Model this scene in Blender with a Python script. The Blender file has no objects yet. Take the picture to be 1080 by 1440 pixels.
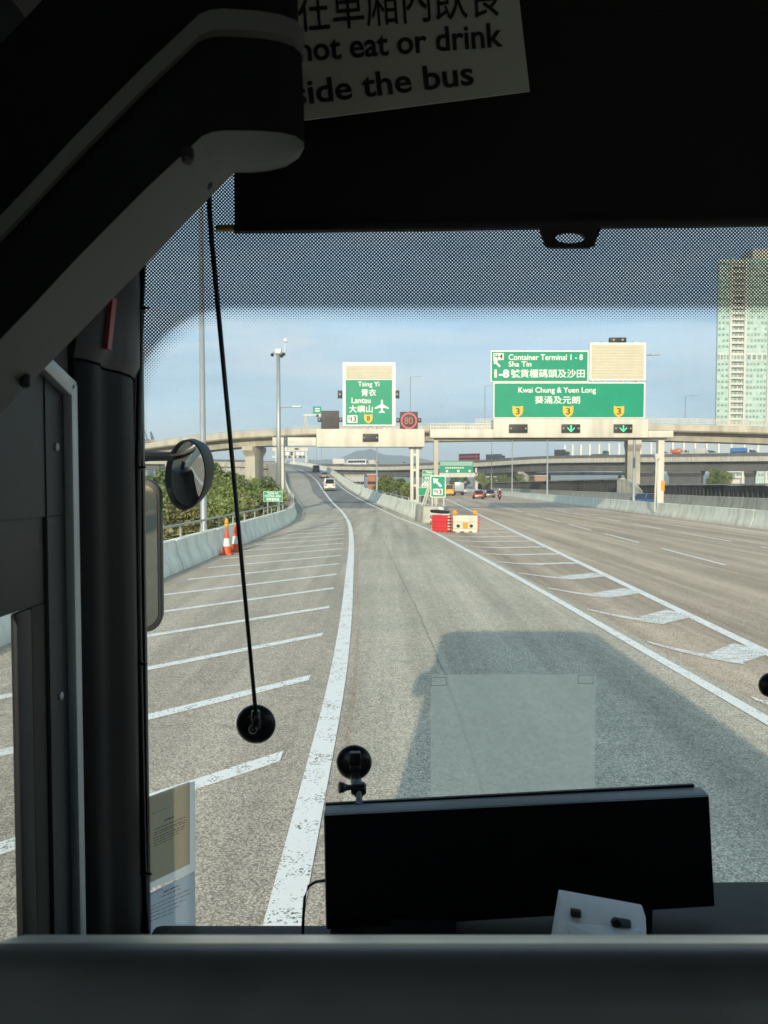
import bpy, bmesh, math, random
from mathutils import Vector, Matrix

# ------------------------------------------------------------------ camera, sky, sun, exposure
S = bpy.context.scene
COL = S.collection
EYE = 2.4                       # eye height above the road (m)
FPX, CX, CY, HY = 1000.0, 540.0, 720.0, 682.0
PITCH = math.atan((CY - HY) / FPX)
cd = bpy.data.cameras.new('camera'); cam = bpy.data.objects.new('camera', cd); COL.objects.link(cam)
cam.location = (0, 0, EYE); cam.rotation_euler = (math.pi / 2 - PITCH, 0, 0)
cd.sensor_fit = 'VERTICAL'; cd.sensor_height = 36.0; cd.lens = FPX / 1440 * 36.0
cd.clip_start = 0.02; cd.clip_end = 20000
cd.dof.use_dof = True; cd.dof.focus_distance = 2.2; cd.dof.aperture_fstop = 11.0
S.camera = cam

SUN_EL, SUN_AZ = math.radians(17.6), math.radians(8.0)     # light travels forward and 8 deg to the right
W = bpy.data.worlds.new('World'); S.world = W; W.use_nodes = True
nt = W.node_tree; nt.nodes.clear()
wo = nt.nodes.new('ShaderNodeOutputWorld'); bg = nt.nodes.new('ShaderNodeBackground')
sky = nt.nodes.new('ShaderNodeTexSky'); sky.sky_type = 'NISHITA'; sky.sun_disc = False
sky.sun_elevation = SUN_EL; sky.sun_rotation = math.pi + SUN_AZ
sky.air_density = 1.0; sky.dust_density = 1.2; sky.ozone_density = 1.3
bg.inputs['Strength'].default_value = 0.15
# thin high cloud veils
tc = nt.nodes.new('ShaderNodeTexCoord'); mp = nt.nodes.new('ShaderNodeMapping')
mp.inputs['Scale'].default_value = (1.6, 1.6, 7.0)
nz = nt.nodes.new('ShaderNodeTexNoise'); nz.inputs['Scale'].default_value = 2.2; nz.inputs['Detail'].default_value = 9; nz.inputs['Roughness'].default_value = .58
nz.inputs['Distortion'].default_value = .5
rp = nt.nodes.new('ShaderNodeValToRGB'); rp.color_ramp.elements[0].position = .40; rp.color_ramp.elements[1].position = .78
rp.color_ramp.elements[0].color = (.72, .72, .72, 1); rp.color_ramp.elements[1].color = (1, 1, 1, 1)
mx = nt.nodes.new('ShaderNodeMix'); mx.data_type = 'RGBA'
mx.inputs[7].default_value = (1.14, 1.90, 2.52, 1)
L = nt.links.new
L(tc.outputs['Generated'], mp.inputs['Vector']); L(mp.outputs[0], nz.inputs['Vector']); L(nz.outputs[0], rp.inputs[0])
mp2 = nt.nodes.new('ShaderNodeMapping'); mp2.inputs['Scale'].default_value = (1.3, 1.3, 9.0); mp2.inputs['Rotation'].default_value = (.12, .2, 0); mp2.inputs['Location'].default_value = (.7, 0, 2.1)
nz2 = nt.nodes.new('ShaderNodeTexNoise'); nz2.inputs['Scale'].default_value = 1.7; nz2.inputs['Detail'].default_value = 10; nz2.inputs['Roughness'].default_value = .62; nz2.inputs['Distortion'].default_value = .8
rp2 = nt.nodes.new('ShaderNodeValToRGB'); rp2.color_ramp.elements[0].position = .47; rp2.color_ramp.elements[1].position = .74
rp2.color_ramp.elements[0].color = (0, 0, 0, 1); rp2.color_ramp.elements[1].color = (.75, .75, .75, 1)
mx2 = nt.nodes.new('ShaderNodeMix'); mx2.data_type = 'RGBA'; mx2.inputs[7].default_value = (2.6, 2.95, 3.1, 1)
L(tc.outputs['Generated'], mp2.inputs['Vector']); L(mp2.outputs[0], nz2.inputs['Vector']); L(nz2.outputs[0], rp2.inputs[0]); L(rp2.outputs[0], mx2.inputs[0])
L(rp.outputs[0], mx.inputs[0]); L(sky.outputs[0], mx.inputs[6]); L(mx.outputs[2], mx2.inputs[6]); L(mx2.outputs[2], bg.inputs['Color']); L(bg.outputs[0], wo.inputs[0])

sd = bpy.data.lights.new('sun', 'SUN'); sun = bpy.data.objects.new('sun', sd); COL.objects.link(sun)
sd.energy = 2.8; sd.angle = math.radians(0.6); sd.color = (1.0, .89, .70)
sdir = Vector((math.sin(SUN_AZ) * math.cos(SUN_EL), math.cos(SUN_AZ) * math.cos(SUN_EL), -math.sin(SUN_EL)))
sun.rotation_euler = sdir.to_track_quat('-Z', 'Y').to_euler(); sun.location = (-10, -60, 60)
vs = S.view_settings; vs.view_transform = 'Standard'; vs.look = 'None'; vs.exposure = 1.05; vs.gamma = 1.0; vs.use_curve_mapping = False
S.render.engine = 'CYCLES'
cy = S.cycles; cy.max_bounces = 7; cy.diffuse_bounces = 3; cy.glossy_bounces = 3; cy.transmission_bounces = 4
cy.transparent_max_bounces = 16; cy.volume_bounces = 0; cy.use_denoising = True
cy.caustics_reflective = False; cy.caustics_refractive = False; cy.sample_clamp_indirect = 6

# ------------------------------------------------------------------ helpers
R = random.Random(7)
def P(px, py, Y):
    """world point at forward distance Y seen at photo position px, py"""
    c, s = math.cos(PITCH), math.sin(PITCH)
    u, v = (px - CX) / FPX, -(py - CY) / FPX
    d = Vector((u, c + v * s, -s + v * c))
    return Vector((0, 0, EYE)) + d * (Y / d.y)
def G(px, py, z=0.0):
    p = P(px, py, 1.0); d = p - Vector((0, 0, EYE))
    return Vector((0, 0, EYE)) + d * ((z - EYE) / d.z)
def curve(knots):
    ks = sorted(knots)
    xs = [k[0] for k in ks]; ys = [k[1] for k in ks]; n = len(ks)
    h = [xs[i + 1] - xs[i] for i in range(n - 1)]; dl = [(ys[i + 1] - ys[i]) / h[i] for i in range(n - 1)]
    m = [dl[0]] + [(dl[i - 1] * h[i] + dl[i] * h[i - 1]) / (h[i] + h[i - 1]) for i in range(1, n - 1)] + [dl[-1]]
    def f(x):
        if x <= xs[0]: return ys[0] + m[0] * (x - xs[0])
        if x >= xs[-1]: return ys[-1] + m[-1] * (x - xs[-1])
        i = max(j for j in range(n - 1) if xs[j] <= x); t = (x - xs[i]) / h[i]
        return (2*t**3 - 3*t**2 + 1) * ys[i] + (t**3 - 2*t**2 + t) * h[i] * m[i] + (-2*t**3 + 3*t**2) * ys[i+1] + (t**3 - t**2) * h[i] * m[i+1]
    return f

OFF = {}                                   # world offset of each object's frame
def offset_of(o): return OFF.get(o.name, Vector((0, 0, 0))) if o else Vector((0, 0, 0))
def tag(o, label=None, cat=None, group=None, kind=None):
    if label: o['label'] = label
    if cat: o['category'] = cat
    if group: o['group'] = group
    if kind: o['kind'] = kind
    return o
def empty(name, loc=(0, 0, 0), label=None, cat=None, group=None):
    o = bpy.data.objects.new(name, None); COL.objects.link(o); o.location = loc
    o.empty_display_size = .1
    OFF[o.name] = Vector(loc)
    return tag(o, label, cat, group)
def put(me, name, mat, parent=None, center=True):
    """link mesh data given in world (or prototype) coordinates as an object under parent"""
    c = Vector((0, 0, 0))
    if center and len(me.vertices):
        n = len(me.vertices); co = [0.0] * (3 * n); me.vertices.foreach_get('co', co)
        lo = [min(co[i::3]) for i in range(3)]; hi = [max(co[i::3]) for i in range(3)]
        c = Vector(((lo[0] + hi[0]) / 2, (lo[1] + hi[1]) / 2, lo[2] if parent is None else (lo[2] + hi[2]) / 2))
        me.transform(Matrix.Translation(-c))
    o = bpy.data.objects.new(name, me); COL.objects.link(o)
    o.location = c - offset_of(parent); o.parent = parent; OFF[o.name] = c
    if mat is not None and not me.materials: me.materials.append(mat)
    return o
class MB:
    def __init__(s): s.v = []; s.f = []
    def add(s, vs, fs):
        k = len(s.v); s.v += [tuple(v) for v in vs]; s.f += [tuple(k + i for i in f) for f in fs]; return s
    def box(s, x0, x1, y0, y1, z0, z1):
        return s.add([(x0,y0,z0),(x1,y0,z0),(x1,y1,z0),(x0,y1,z0),(x0,y0,z1),(x1,y0,z1),(x1,y1,z1),(x0,y1,z1)],
                     [(0,3,2,1),(4,5,6,7),(0,1,5,4),(1,2,6,5),(2,3,7,6),(3,0,4,7)])
    def hexa(s, p):            # 8 points, bottom ring then top ring
        return s.add(p, [(0,3,2,1),(4,5,6,7),(0,1,5,4),(1,2,6,5),(2,3,7,6),(3,0,4,7)])
    def poly(s, pts): return s.add(pts, [tuple(range(len(pts)))])
    def prism(s, pts, d):      # extrude a planar polygon by vector d
        d = Vector(d); n = len(pts); a = [Vector(p) for p in pts]; b = [p + d for p in a]
        return s.add(a + b, [tuple(range(n))[::-1], tuple(range(n, 2*n))] + [(i, (i+1) % n, n + (i+1) % n, n + i) for i in range(n)])
    def tube(s, pts, r, n=8, caps=True):
        pts = [Vector(p) for p in pts]; rr = r if isinstance(r, (list, tuple)) else [r] * len(pts)
        rings = []
        for i, p in enumerate(pts):
            t = (pts[min(i+1, len(pts)-1)] - pts[max(i-1, 0)]).normalized()
            a = Vector((0,0,1)) if abs(t.z) < .9 else Vector((1,0,0))
            u = t.cross(a).normalized(); w = t.cross(u)
            rings.append([p + (u*math.cos(2*math.pi*k/n) + w*math.sin(2*math.pi*k/n)) * rr[i] for k in range(n)])
        return s.loft(rings, caps)
    def loft(s, rings, caps=True):
        n = len(rings[0]); vs = [v for r in rings for v in r]; fs = []
        for i in range(len(rings)-1):
            for k in range(n): fs.append((i*n+k, i*n+(k+1)%n, (i+1)*n+(k+1)%n, (i+1)*n+k))
        if caps: fs.append(tuple(range(n))[::-1]); fs.append(tuple(range((len(rings)-1)*n, len(rings)*n)))
        return s.add(vs, fs)
    def lathe(s, c, axis, prof, n=24):     # prof: list of (radius, along)
        c = Vector(c); t = Vector(axis).normalized(); a = Vector((0,0,1)) if abs(t.z) < .9 else Vector((1,0,0))
        u = t.cross(a).normalized(); w = t.cross(u)
        return s.loft([[c + t*h + (u*math.cos(2*math.pi*k/n) + w*math.sin(2*math.pi*k/n))*max(r, 1e-4) for k in range(n)] for r, h in prof])
    def sweep(s, path, prof, caps=True):   # prof (right, up) closed loop swept along a 3D path, right = horizontal normal
        path = [Vector(p) for p in path]; rings = []
        for i, p in enumerate(path):
            t = path[min(i+1, len(path)-1)] - path[max(i-1, 0)]; t.z = 0; t.normalize()
            rgt = Vector((t.y, -t.x, 0)); rings.append([p + rgt*u + Vector((0,0,v)) for u, v in prof])
        return s.loft(rings, caps)
    def mesh(s, smooth=False, bevel=0.0, seg=2, name='m'):
        me = bpy.data.meshes.new(name); me.from_pydata(s.v, [], s.f)
        bm = bmesh.new(); bm.from_mesh(me)
        bmesh.ops.recalc_face_normals(bm, faces=bm.faces)
        if bevel > 0:
            es = [e for e in bm.edges if len(e.link_faces) == 2 and e.calc_face_angle(0) > .5]
            bmesh.ops.bevel(bm, geom=es, offset=bevel, segments=seg, profile=.6, affect='EDGES', clamp_overlap=True)
        bm.to_mesh(me); bm.free()
        if smooth or bevel > 0:
            me.polygons.foreach_set('use_smooth', [True] * len(me.polygons))
            if bevel > 0 or smooth == 'auto':
                try: me.set_sharp_from_angle(angle=math.radians(35))
                except Exception: pass
        return me
    def build(s, name, mat, parent=None, smooth=False, bevel=0.0, seg=2):
        return put(s.mesh(smooth, bevel, seg, name), name, mat, parent)
def copy_tree(o, parent=None):
    c = o.copy(); COL.objects.link(c); c.parent = parent
    for ch in [x for x in o.children]: copy_tree(ch, c)
    return c

_dg_text = {}
def text_mesh(body, bold=0.0, extrude=0.0):
    key = (body, bold)
    cu = bpy.data.curves.new('t', 'FONT'); cu.body = body; cu.size = 1.0; cu.offset = bold; cu.extrude = extrude; cu.resolution_u = 3
    o = bpy.data.objects.new('t', cu); COL.objects.link(o)
    bpy.context.view_layer.update()
    me = bpy.data.meshes.new_from_object(o.evaluated_get(bpy.context.evaluated_depsgraph_get()))
    bpy.data.objects.remove(o); bpy.data.curves.remove(cu)
    return me
def lettering(body, x0, x1, z0, z1, Y, mat, parent, bold=0.012, name='lettering'):
    """flat letters facing the viewer, fitted into a world box on the plane y = Y"""
    me = text_mesh(body, bold)
    if not len(me.vertices): return None
    xs = [v.co.x for v in me.vertices]; ys = [v.co.y for v in me.vertices]
    ax, bx, ay, by = min(xs), max(xs), min(ys), max(ys)
    for v in me.vertices:
        v.co = ((v.co.x - ax) / max(bx - ax, 1e-6) * (x1 - x0) + x0, Y, (v.co.y - ay) / max(by - ay, 1e-6) * (z1 - z0) + z0)
    return put(me, name, mat, parent)
def lettering_px(body, a, b, c, d, Y, mat, parent, bold=.012):
    p, q = P(a, b, Y), P(c, d, Y)
    return lettering(body, p.x, q.x, q.z, p.z, Y, mat, parent, bold)

# ------------------------------------------------------------------ materials
MATS = {}
def mat(name, col, rough=.6, metal=0.0, var=.10, scale=3.0, bump=0.0, bscale=40.0, spec=.4, stretch=(1,1,1), dirt=None, dirt_amt=0.0):
    if name in MATS: return MATS[name]
    m = bpy.data.materials.new(name); m.use_nodes = True; t = m.node_tree; b = t.nodes['Principled BSDF']
    b.inputs['Roughness'].default_value = rough; b.inputs['Metallic'].default_value = metal
    b.inputs['Specular IOR Level'].default_value = spec
    g = t.nodes.new('ShaderNodeNewGeometry'); mpn = t.nodes.new('ShaderNodeMapping'); mpn.inputs['Scale'].default_value = stretch
    t.links.new(g.outputs['Position'], mpn.inputs['Vector'])
    n = t.nodes.new('ShaderNodeTexNoise'); n.inputs['Scale'].default_value = scale; n.inputs['Detail'].default_value = 6; n.inputs['Roughness'].default_value = .6
    t.links.new(mpn.outputs[0], n.inputs['Vector'])
    r = t.nodes.new('ShaderNodeValToRGB'); r.color_ramp.elements[0].position = .3; r.color_ramp.elements[1].position = .7
    lo = tuple(c * (1 - var) for c in col); hi = tuple(min(1, c * (1 + var)) for c in col)
    r.color_ramp.elements[0].color = lo + (1,); r.color_ramp.elements[1].color = hi + (1,)
    t.links.new(n.outputs[0], r.inputs[0]); out = r.outputs[0]
    if dirt:
        n2 = t.nodes.new('ShaderNodeTexNoise'); n2.inputs['Scale'].default_value = scale * .6; n2.inputs['Detail'].default_value = 8
        mp2 = t.nodes.new('ShaderNodeMapping'); mp2.inputs['Scale'].default_value = (2.2, 2.2, .25); mp2.inputs['Location'].default_value = (5, 3, 1)
        t.links.new(g.outputs['Position'], mp2.inputs['Vector']); t.links.new(mp2.outputs[0], n2.inputs['Vector'])
        r2 = t.nodes.new('ShaderNodeValToRGB'); r2.color_ramp.elements[0].position = .45; r2.color_ramp.elements[1].position = .75
        r2.color_ramp.elements[1].color = (dirt_amt,) * 3 + (1,); r2.color_ramp.elements[0].color = (0, 0, 0, 1)
        t.links.new(n2.outputs[0], r2.inputs[0])
        mm = t.nodes.new('ShaderNodeMix'); mm.data_type = 'RGBA'; mm.inputs[7].default_value = tuple(dirt) + (1,)
        t.links.new(r2.outputs[0], mm.inputs[0]); t.links.new(out, mm.inputs[6]); out = mm.outputs[2]
    t.links.new(out, b.inputs['Base Color'])
    if bump > 0:
        n3 = t.nodes.new('ShaderNodeTexNoise'); n3.inputs['Scale'].default_value = bscale; n3.inputs['Detail'].default_value = 4
        t.links.new(g.outputs['Position'], n3.inputs['Vector'])
        bp = t.nodes.new('ShaderNodeBump'); bp.inputs['Strength'].default_value = bump; bp.inputs['Distance'].default_value = .01
        t.links.new(n3.outputs[0], bp.inputs['Height']); t.links.new(bp.outputs[0], b.inputs['Normal'])
    MATS[name] = m; return m

def asphalt(name, col, patch, track=.12, grain=.5):
    m = bpy.data.materials.new(name); m.use_nodes = True; t = m.node_tree; b = t.nodes['Principled BSDF']; K = t.links.new
    b.inputs['Roughness'].default_value = .85; b.inputs['Specular IOR Level'].default_value = .25
    g = t.nodes.new('ShaderNodeNewGeometry')
    def noise(scale, detail, st=(1,1,1), loc=(0,0,0)):
        mpn = t.nodes.new('ShaderNodeMapping'); mpn.inputs['Scale'].default_value = st; mpn.inputs['Location'].default_value = loc
        K(g.outputs['Position'], mpn.inputs['Vector'])
        n = t.nodes.new('ShaderNodeTexNoise'); n.inputs['Scale'].default_value = scale; n.inputs['Detail'].default_value = detail; n.inputs['Roughness'].default_value = .65
        K(mpn.outputs[0], n.inputs['Vector']); return n.outputs[0]
    def ramp(x, p0, c0, p1, c1):
        r = t.nodes.new('ShaderNodeValToRGB'); r.color_ramp.elements[0].position = p0; r.color_ramp.elements[1].position = p1
        r.color_ramp.elements[0].color = c0; r.color_ramp.elements[1].color = c1; K(x, r.inputs[0]); return r.outputs[0]
    def mul(a, bb, fac=1.0):
        x = t.nodes.new('ShaderNodeMix'); x.data_type = 'RGBA'; x.blend_type = 'MULTIPLY'; x.inputs[0].default_value = fac
        K(a, x.inputs[6]); K(bb, x.inputs[7]); return x.outputs[2]
    base = ramp(noise(.35, 5), .35, tuple(col) + (1,), .68, tuple(patch) + (1,))
    # long streaks left by tyres, running along the road
    base = mul(base, ramp(noise(1.1, 4, (1, .035, 1), (3, 0, 0)), .35, (1 - track*1.6,)*3 + (1,), .65, (1 + track,)*3 + (1,)))
    base = mul(base, ramp(noise(6, 6), .25, (.86,)*3 + (1,), .75, (1.13,)*3 + (1,)))
    # stone chippings
    v = t.nodes.new('ShaderNodeTexVoronoi'); v.inputs['Scale'].default_value = 78; K(g.outputs['Position'], v.inputs['Vector'])
    sep = t.nodes.new('ShaderNodeSeparateColor'); K(v.outputs['Color'], sep.inputs[0])
    chip = ramp(sep.outputs[0], .0, (1 - grain,)*3 + (1,), 1.0, (1 + grain*1.05,)*3 + (1,))
    base = mul(base, chip)
    rim = ramp(v.outputs['Distance'], .25, (1.16,)*3 + (1,), .8, (.72,)*3 + (1,))
    base = mul(base, rim)
    K(base, b.inputs['Base Color'])
    bp = t.nodes.new('ShaderNodeBump'); bp.inputs['Strength'].default_value = .35; bp.inputs['Distance'].default_value = .006; bp.invert = True
    K(v.outputs['Distance'], bp.inputs['Height']); K(bp.outputs[0], b.inputs['Normal'])
    return m
def paint(name, col, wear=.5, scale=7.0, st=None):
    """road paint worn through to the asphalt"""
    m = bpy.data.materials.new(name); m.use_nodes = True; t = m.node_tree; b = t.nodes['Principled BSDF']; K = t.links.new
    b.inputs['Roughness'].default_value = .7
    g = t.nodes.new('ShaderNodeNewGeometry')
    n = t.nodes.new('ShaderNodeTexNoise'); n.inputs['Scale'].default_value = scale; n.inputs['Detail'].default_value = 8; n.inputs['Roughness'].default_value = .7; K(g.outputs['Position'], n.inputs['Vector'])
    if st:
        mpn = t.nodes.new('ShaderNodeMapping'); mpn.inputs['Scale'].default_value = st; mpn.inputs['Rotation'].default_value = (0, 0, -.5); K(g.outputs['Position'], mpn.inputs['Vector']); K(mpn.outputs[0], n.inputs['Vector'])
    v = t.nodes.new('ShaderNodeTexVoronoi'); v.inputs['Scale'].default_value = 75; K(g.outputs['Position'], v.inputs['Vector'])
    sep = t.nodes.new('ShaderNodeSeparateColor'); K(v.outputs['Color'], sep.inputs[0])
    a = t.nodes.new('ShaderNodeMath'); a.operation = 'MULTIPLY_ADD'; K(sep.outputs[1], a.inputs[0]); a.inputs[1].default_value = .42; K(n.outputs[0], a.inputs[2])
    r = t.nodes.new('ShaderNodeValToRGB'); r.color_ramp.elements[0].position = wear + .10; r.color_ramp.elements[1].position = wear + .22
    r.color_ramp.elements[0].color = (1,1,1,1); r.color_ramp.elements[1].color = (.06,.06,.06,1); K(a.outputs[0], r.inputs[0])
    rr = t.nodes.new('ShaderNodeValToRGB'); rr.color_ramp.elements[0].color = tuple(c*.8 for c in col) + (1,); rr.color_ramp.elements[1].color = tuple(col) + (1,)
    K(n.outputs[0], rr.inputs[0]); K(rr.outputs[0], b.inputs['Base Color'])
    tr = t.nodes.new('ShaderNodeBsdfTransparent'); ms = t.nodes.new('ShaderNodeMixShader'); K(r.outputs[0], ms.inputs[0]); K(tr.outputs[0], ms.inputs[1]); K(b.outputs[0], ms.inputs[2])
    K(ms.outputs[0], t.nodes['Material Output'].inputs['Surface'])
    return m
def glass(name, tint=(.965, .97, .96), gloss=.06):
    m = bpy.data.materials.new(name); m.use_nodes = True; t = m.node_tree; K = t.links.new
    t.nodes.remove(t.nodes['Principled BSDF'])
    tr = t.nodes.new('ShaderNodeBsdfTransparent'); tr.inputs[0].default_value = tint + (1,)
    gl = t.nodes.new('ShaderNodeBsdfGlossy'); gl.inputs['Roughness'].default_value = .02
    lw_ = t.nodes.new('ShaderNodeLayerWeight'); lw_.inputs[0].default_value = .5
    pw = t.nodes.new('ShaderNodeMath'); pw.operation = 'POWER'; K(lw_.outputs['Facing'], pw.inputs[0]); pw.inputs[1].default_value = 4.0
    fr = t.nodes.new('ShaderNodeMath'); fr.operation = 'MULTIPLY_ADD'; K(pw.outputs[0], fr.inputs[0]); fr.inputs[1].default_value = .6; fr.inputs[2].default_value = .02
    ms = t.nodes.new('ShaderNodeMixShader'); K(fr.outputs[0], ms.inputs[0]); K(tr.outputs[0], ms.inputs[1]); K(gl.outputs[0], ms.inputs[2])
    K(ms.outputs[0], t.nodes['Material Output'].inputs['Surface']); return m
def emit(name, col, strength):
    m = bpy.data.materials.new(name); m.use_nodes = True; b = m.node_tree.nodes['Principled BSDF']
    b.inputs['Base Color'].default_value = tuple(col) + (1,); b.inputs['Emission Color'].default_value = tuple(col) + (1,); b.inputs['Emission Strength'].default_value = strength
    return m
def leafmat(name, a, bcol):
    m = bpy.data.materials.new(name); m.use_nodes = True; t = m.node_tree; K = t.links.new
    b = t.nodes['Principled BSDF']; b.inputs['Roughness'].default_value = .55; b.inputs['Specular IOR Level'].default_value = .3
    g = t.nodes.new('ShaderNodeNewGeometry'); n = t.nodes.new('ShaderNodeTexNoise'); n.inputs['Scale'].default_value = .9; n.inputs['Detail'].default_value = 5
    K(g.outputs['Position'], n.inputs['Vector'])
    oi = t.nodes.new('ShaderNodeObjectInfo')
    ad = t.nodes.new('ShaderNodeMath'); ad.operation = 'MULTIPLY_ADD'; K(oi.outputs['Random'], ad.inputs[0]); ad.inputs[1].default_value = .35; K(n.outputs[0], ad.inputs[2])
    ad2 = t.nodes.new('ShaderNodeMath'); ad2.operation = 'MULTIPLY_ADD'; K(g.outputs['Random Per Island'], ad2.inputs[0]); ad2.inputs[1].default_value = .3; K(ad.outputs[0], ad2.inputs[2])
    r = t.nodes.new('ShaderNodeValToRGB'); r.color_ramp.elements[0].position = .45; r.color_ramp.elements[1].position = 1.05
    r.color_ramp.elements[0].color = tuple(a) + (1,); r.color_ramp.elements[1].color = tuple(bcol) + (1,)
    K(ad2.outputs[0], r.inputs[0]); K(r.outputs[0], b.inputs['Base Color'])
    tl = t.nodes.new('ShaderNodeBsdfTranslucent'); K(r.outputs[0], tl.inputs[0])
    ms = t.nodes.new('ShaderNodeMixShader'); ms.inputs[0].default_value = .25; K(b.outputs[0], ms.inputs[1]); K(tl.outputs[0], ms.inputs[2])
    K(ms.outputs[0], t.nodes['Material Output'].inputs['Surface']); return m

def translucent(name, col, al):
    m = bpy.data.materials.new(name); m.use_nodes = True; t = m.node_tree; t.nodes.remove(t.nodes['Principled BSDF']); d = t.nodes.new('ShaderNodeBsdfDiffuse'); l_ = t.nodes.new('ShaderNodeBsdfTranslucent'); nz_ = t.nodes.new('ShaderNodeTexNoise'); nz_.inputs['Scale'].default_value = 60
    rp_ = t.nodes.new('ShaderNodeValToRGB'); rp_.color_ramp.elements[0].color = tuple(c*.9 for c in col) + (1,); rp_.color_ramp.elements[1].color = tuple(col) + (1,); t.links.new(nz_.outputs[0], rp_.inputs[0])
    t.links.new(rp_.outputs[0], d.inputs[0]); t.links.new(rp_.outputs[0], l_.inputs[0]); x = t.nodes.new('ShaderNodeMixShader'); x.inputs[0].default_value = al; t.links.new(d.outputs[0], x.inputs[1]); t.links.new(l_.outputs[0], x.inputs[2]); t.links.new(x.outputs[0], t.nodes['Material Output'].inputs[0]); return m
M_LANE = asphalt('slip_asphalt', (.45, .405, .315), (.535, .475, .365), .16, .42)
M_MWAY = asphalt('motorway_asphalt', (.465, .37, .275), (.53, .42, .31), .20, .42)
M_SHOULDER = asphalt('shoulder_asphalt', (.40, .365, .295), (.45, .41, .33), .06, .3)
M_RAMP = asphalt('ramp_asphalt', (.20, .20, .185), (.245, .24, .22), .10, .3)
M_PATCH = asphalt('repair_asphalt', (.375, .35, .285), (.425, .395, .32), .05, .5)
M_HATCH = asphalt('hatched_asphalt', (.445, .385, .30), (.52, .445, .345), .14, .42)
M_SEAL = mat('crack_sealant', (.30, .28, .235), .7, var=.25, scale=6)
M_PAINT = paint('road_paint', (.92, .91, .85), .74)
M_PAINT_LINE = paint('edge_line_paint', (.92, .91, .85), .76, 4.0)
M_WORN = paint('worn_paint', (.92, .91, .85), .655, 2.2, (.8, 5, 1))
M_GROUND = mat('earth', (.115, .105, .065), .95, var=.35, scale=.25)
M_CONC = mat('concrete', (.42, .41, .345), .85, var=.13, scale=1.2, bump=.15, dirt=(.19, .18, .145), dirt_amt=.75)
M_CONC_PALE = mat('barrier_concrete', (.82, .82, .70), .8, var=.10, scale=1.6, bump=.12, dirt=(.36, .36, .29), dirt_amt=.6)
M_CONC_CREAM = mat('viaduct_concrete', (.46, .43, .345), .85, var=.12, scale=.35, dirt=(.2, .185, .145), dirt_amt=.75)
M_CONC_DARK = mat('shaded_girder', (.10, .10, .095), .8, var=.18, scale=.3, dirt=(.05, .05, .05), dirt_amt=.5)  # concrete in a darker copy, the under-deck shade is part of its colour
M_WALL_DARK = mat('dark_wall', (.062, .056, .048), .9, var=.3, scale=.5, dirt=(.13, .12, .10), dirt_amt=.6)
M_WALL_RIB = mat('dark_wall_rib', (.085, .078, .066), .9, var=.3, scale=.6)
M_GALV = mat('galvanised_steel', (.36, .38, .38), .5, .5, var=.08, scale=2)
M_RAILG = mat('handrail_steel', (.40, .41, .38), .5, .35, var=.08, scale=2)
M_WHITE = mat('gantry_white', (.53, .515, .44), .55, var=.06, scale=.8, dirt=(.30, .28, .22), dirt_amt=.6)
M_SIGNW = mat('sign_white', (.66, .66, .59), .5, var=.04, scale=2)
M_LETTER = mat('letter_white', (.78, .78, .72), .5, var=.02)
M_GREEN = mat('sign_green', (.0, .235, .130), .5, var=.07, scale=1.2, spec=.3)
M_CREAMP = mat('blank_panel_cream', (.56, .53, .42), .6, var=.05, scale=1)
M_YELLOW = mat('shield_yellow', (.62, .40, .03), .5, var=.04)
M_BLACK = mat('black_plastic', (.012, .013, .014), .5, var=.2, scale=6)
M_SIGNAL = mat('signal_black', (.02, .021, .022), .55, var=.15, scale=3)
M_VMS = mat('vms_face', (.048, .046, .044), .6, var=.2, scale=3)
M_LENS = mat('grey_lens', (.28, .27, .25), .3, var=.1)
M_LED_RED = emit('led_red', (.62, .05, .08), .16)
M_LED_AMB = emit('led_amber', (.36, .09, .05), .10)
M_LED_GRN = emit('led_green', (.05, .75, .35), .6)
M_HILL = mat('hill_slope', (.045, .07, .035), .95, var=.3, scale=.004)
M_TRUNK = mat('bark', (.10, .075, .05), .9, var=.3, scale=4)
M_LEAF = [leafmat('leaf_mid', (.085, .12, .03), (.28, .33, .10)), leafmat('leaf_olive', (.10, .11, .035), (.34, .31, .12)), leafmat('leaf_dark', (.045, .08, .025), (.15, .20, .06))]
M_ORANGE = mat('cone_orange', (.60, .075, .012), .5, var=.08)
M_REFL = mat('cone_white', (.62, .62, .60), .5, var=.05)
M_AMBER = mat('amber_lamp', (.70, .27, .02), .3, var=.05)
M_RED = mat('barrier_red', (.52, .03, .03), .5, var=.10)
M_WPLASTIC = mat('barrier_white_plastic', (.52, .50, .40), .55, var=.08, dirt=(.2, .19, .15), dirt_amt=.4)
M_GLASSDARK = mat('vehicle_glass', (.015, .02, .025), .08, var=.1, spec=.7)
M_TYRE = mat('tyre', (.015, .015, .015), .85, var=.2)
M_RIM = mat('rim', (.30, .30, .31), .35, .7, var=.05)
M_TAIL = mat('tail_light', (.40, .012, .012), .25, var=.05)
M_PLATE = mat('plate_yellow', (.60, .42, .05), .5, var=.04)
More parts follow.
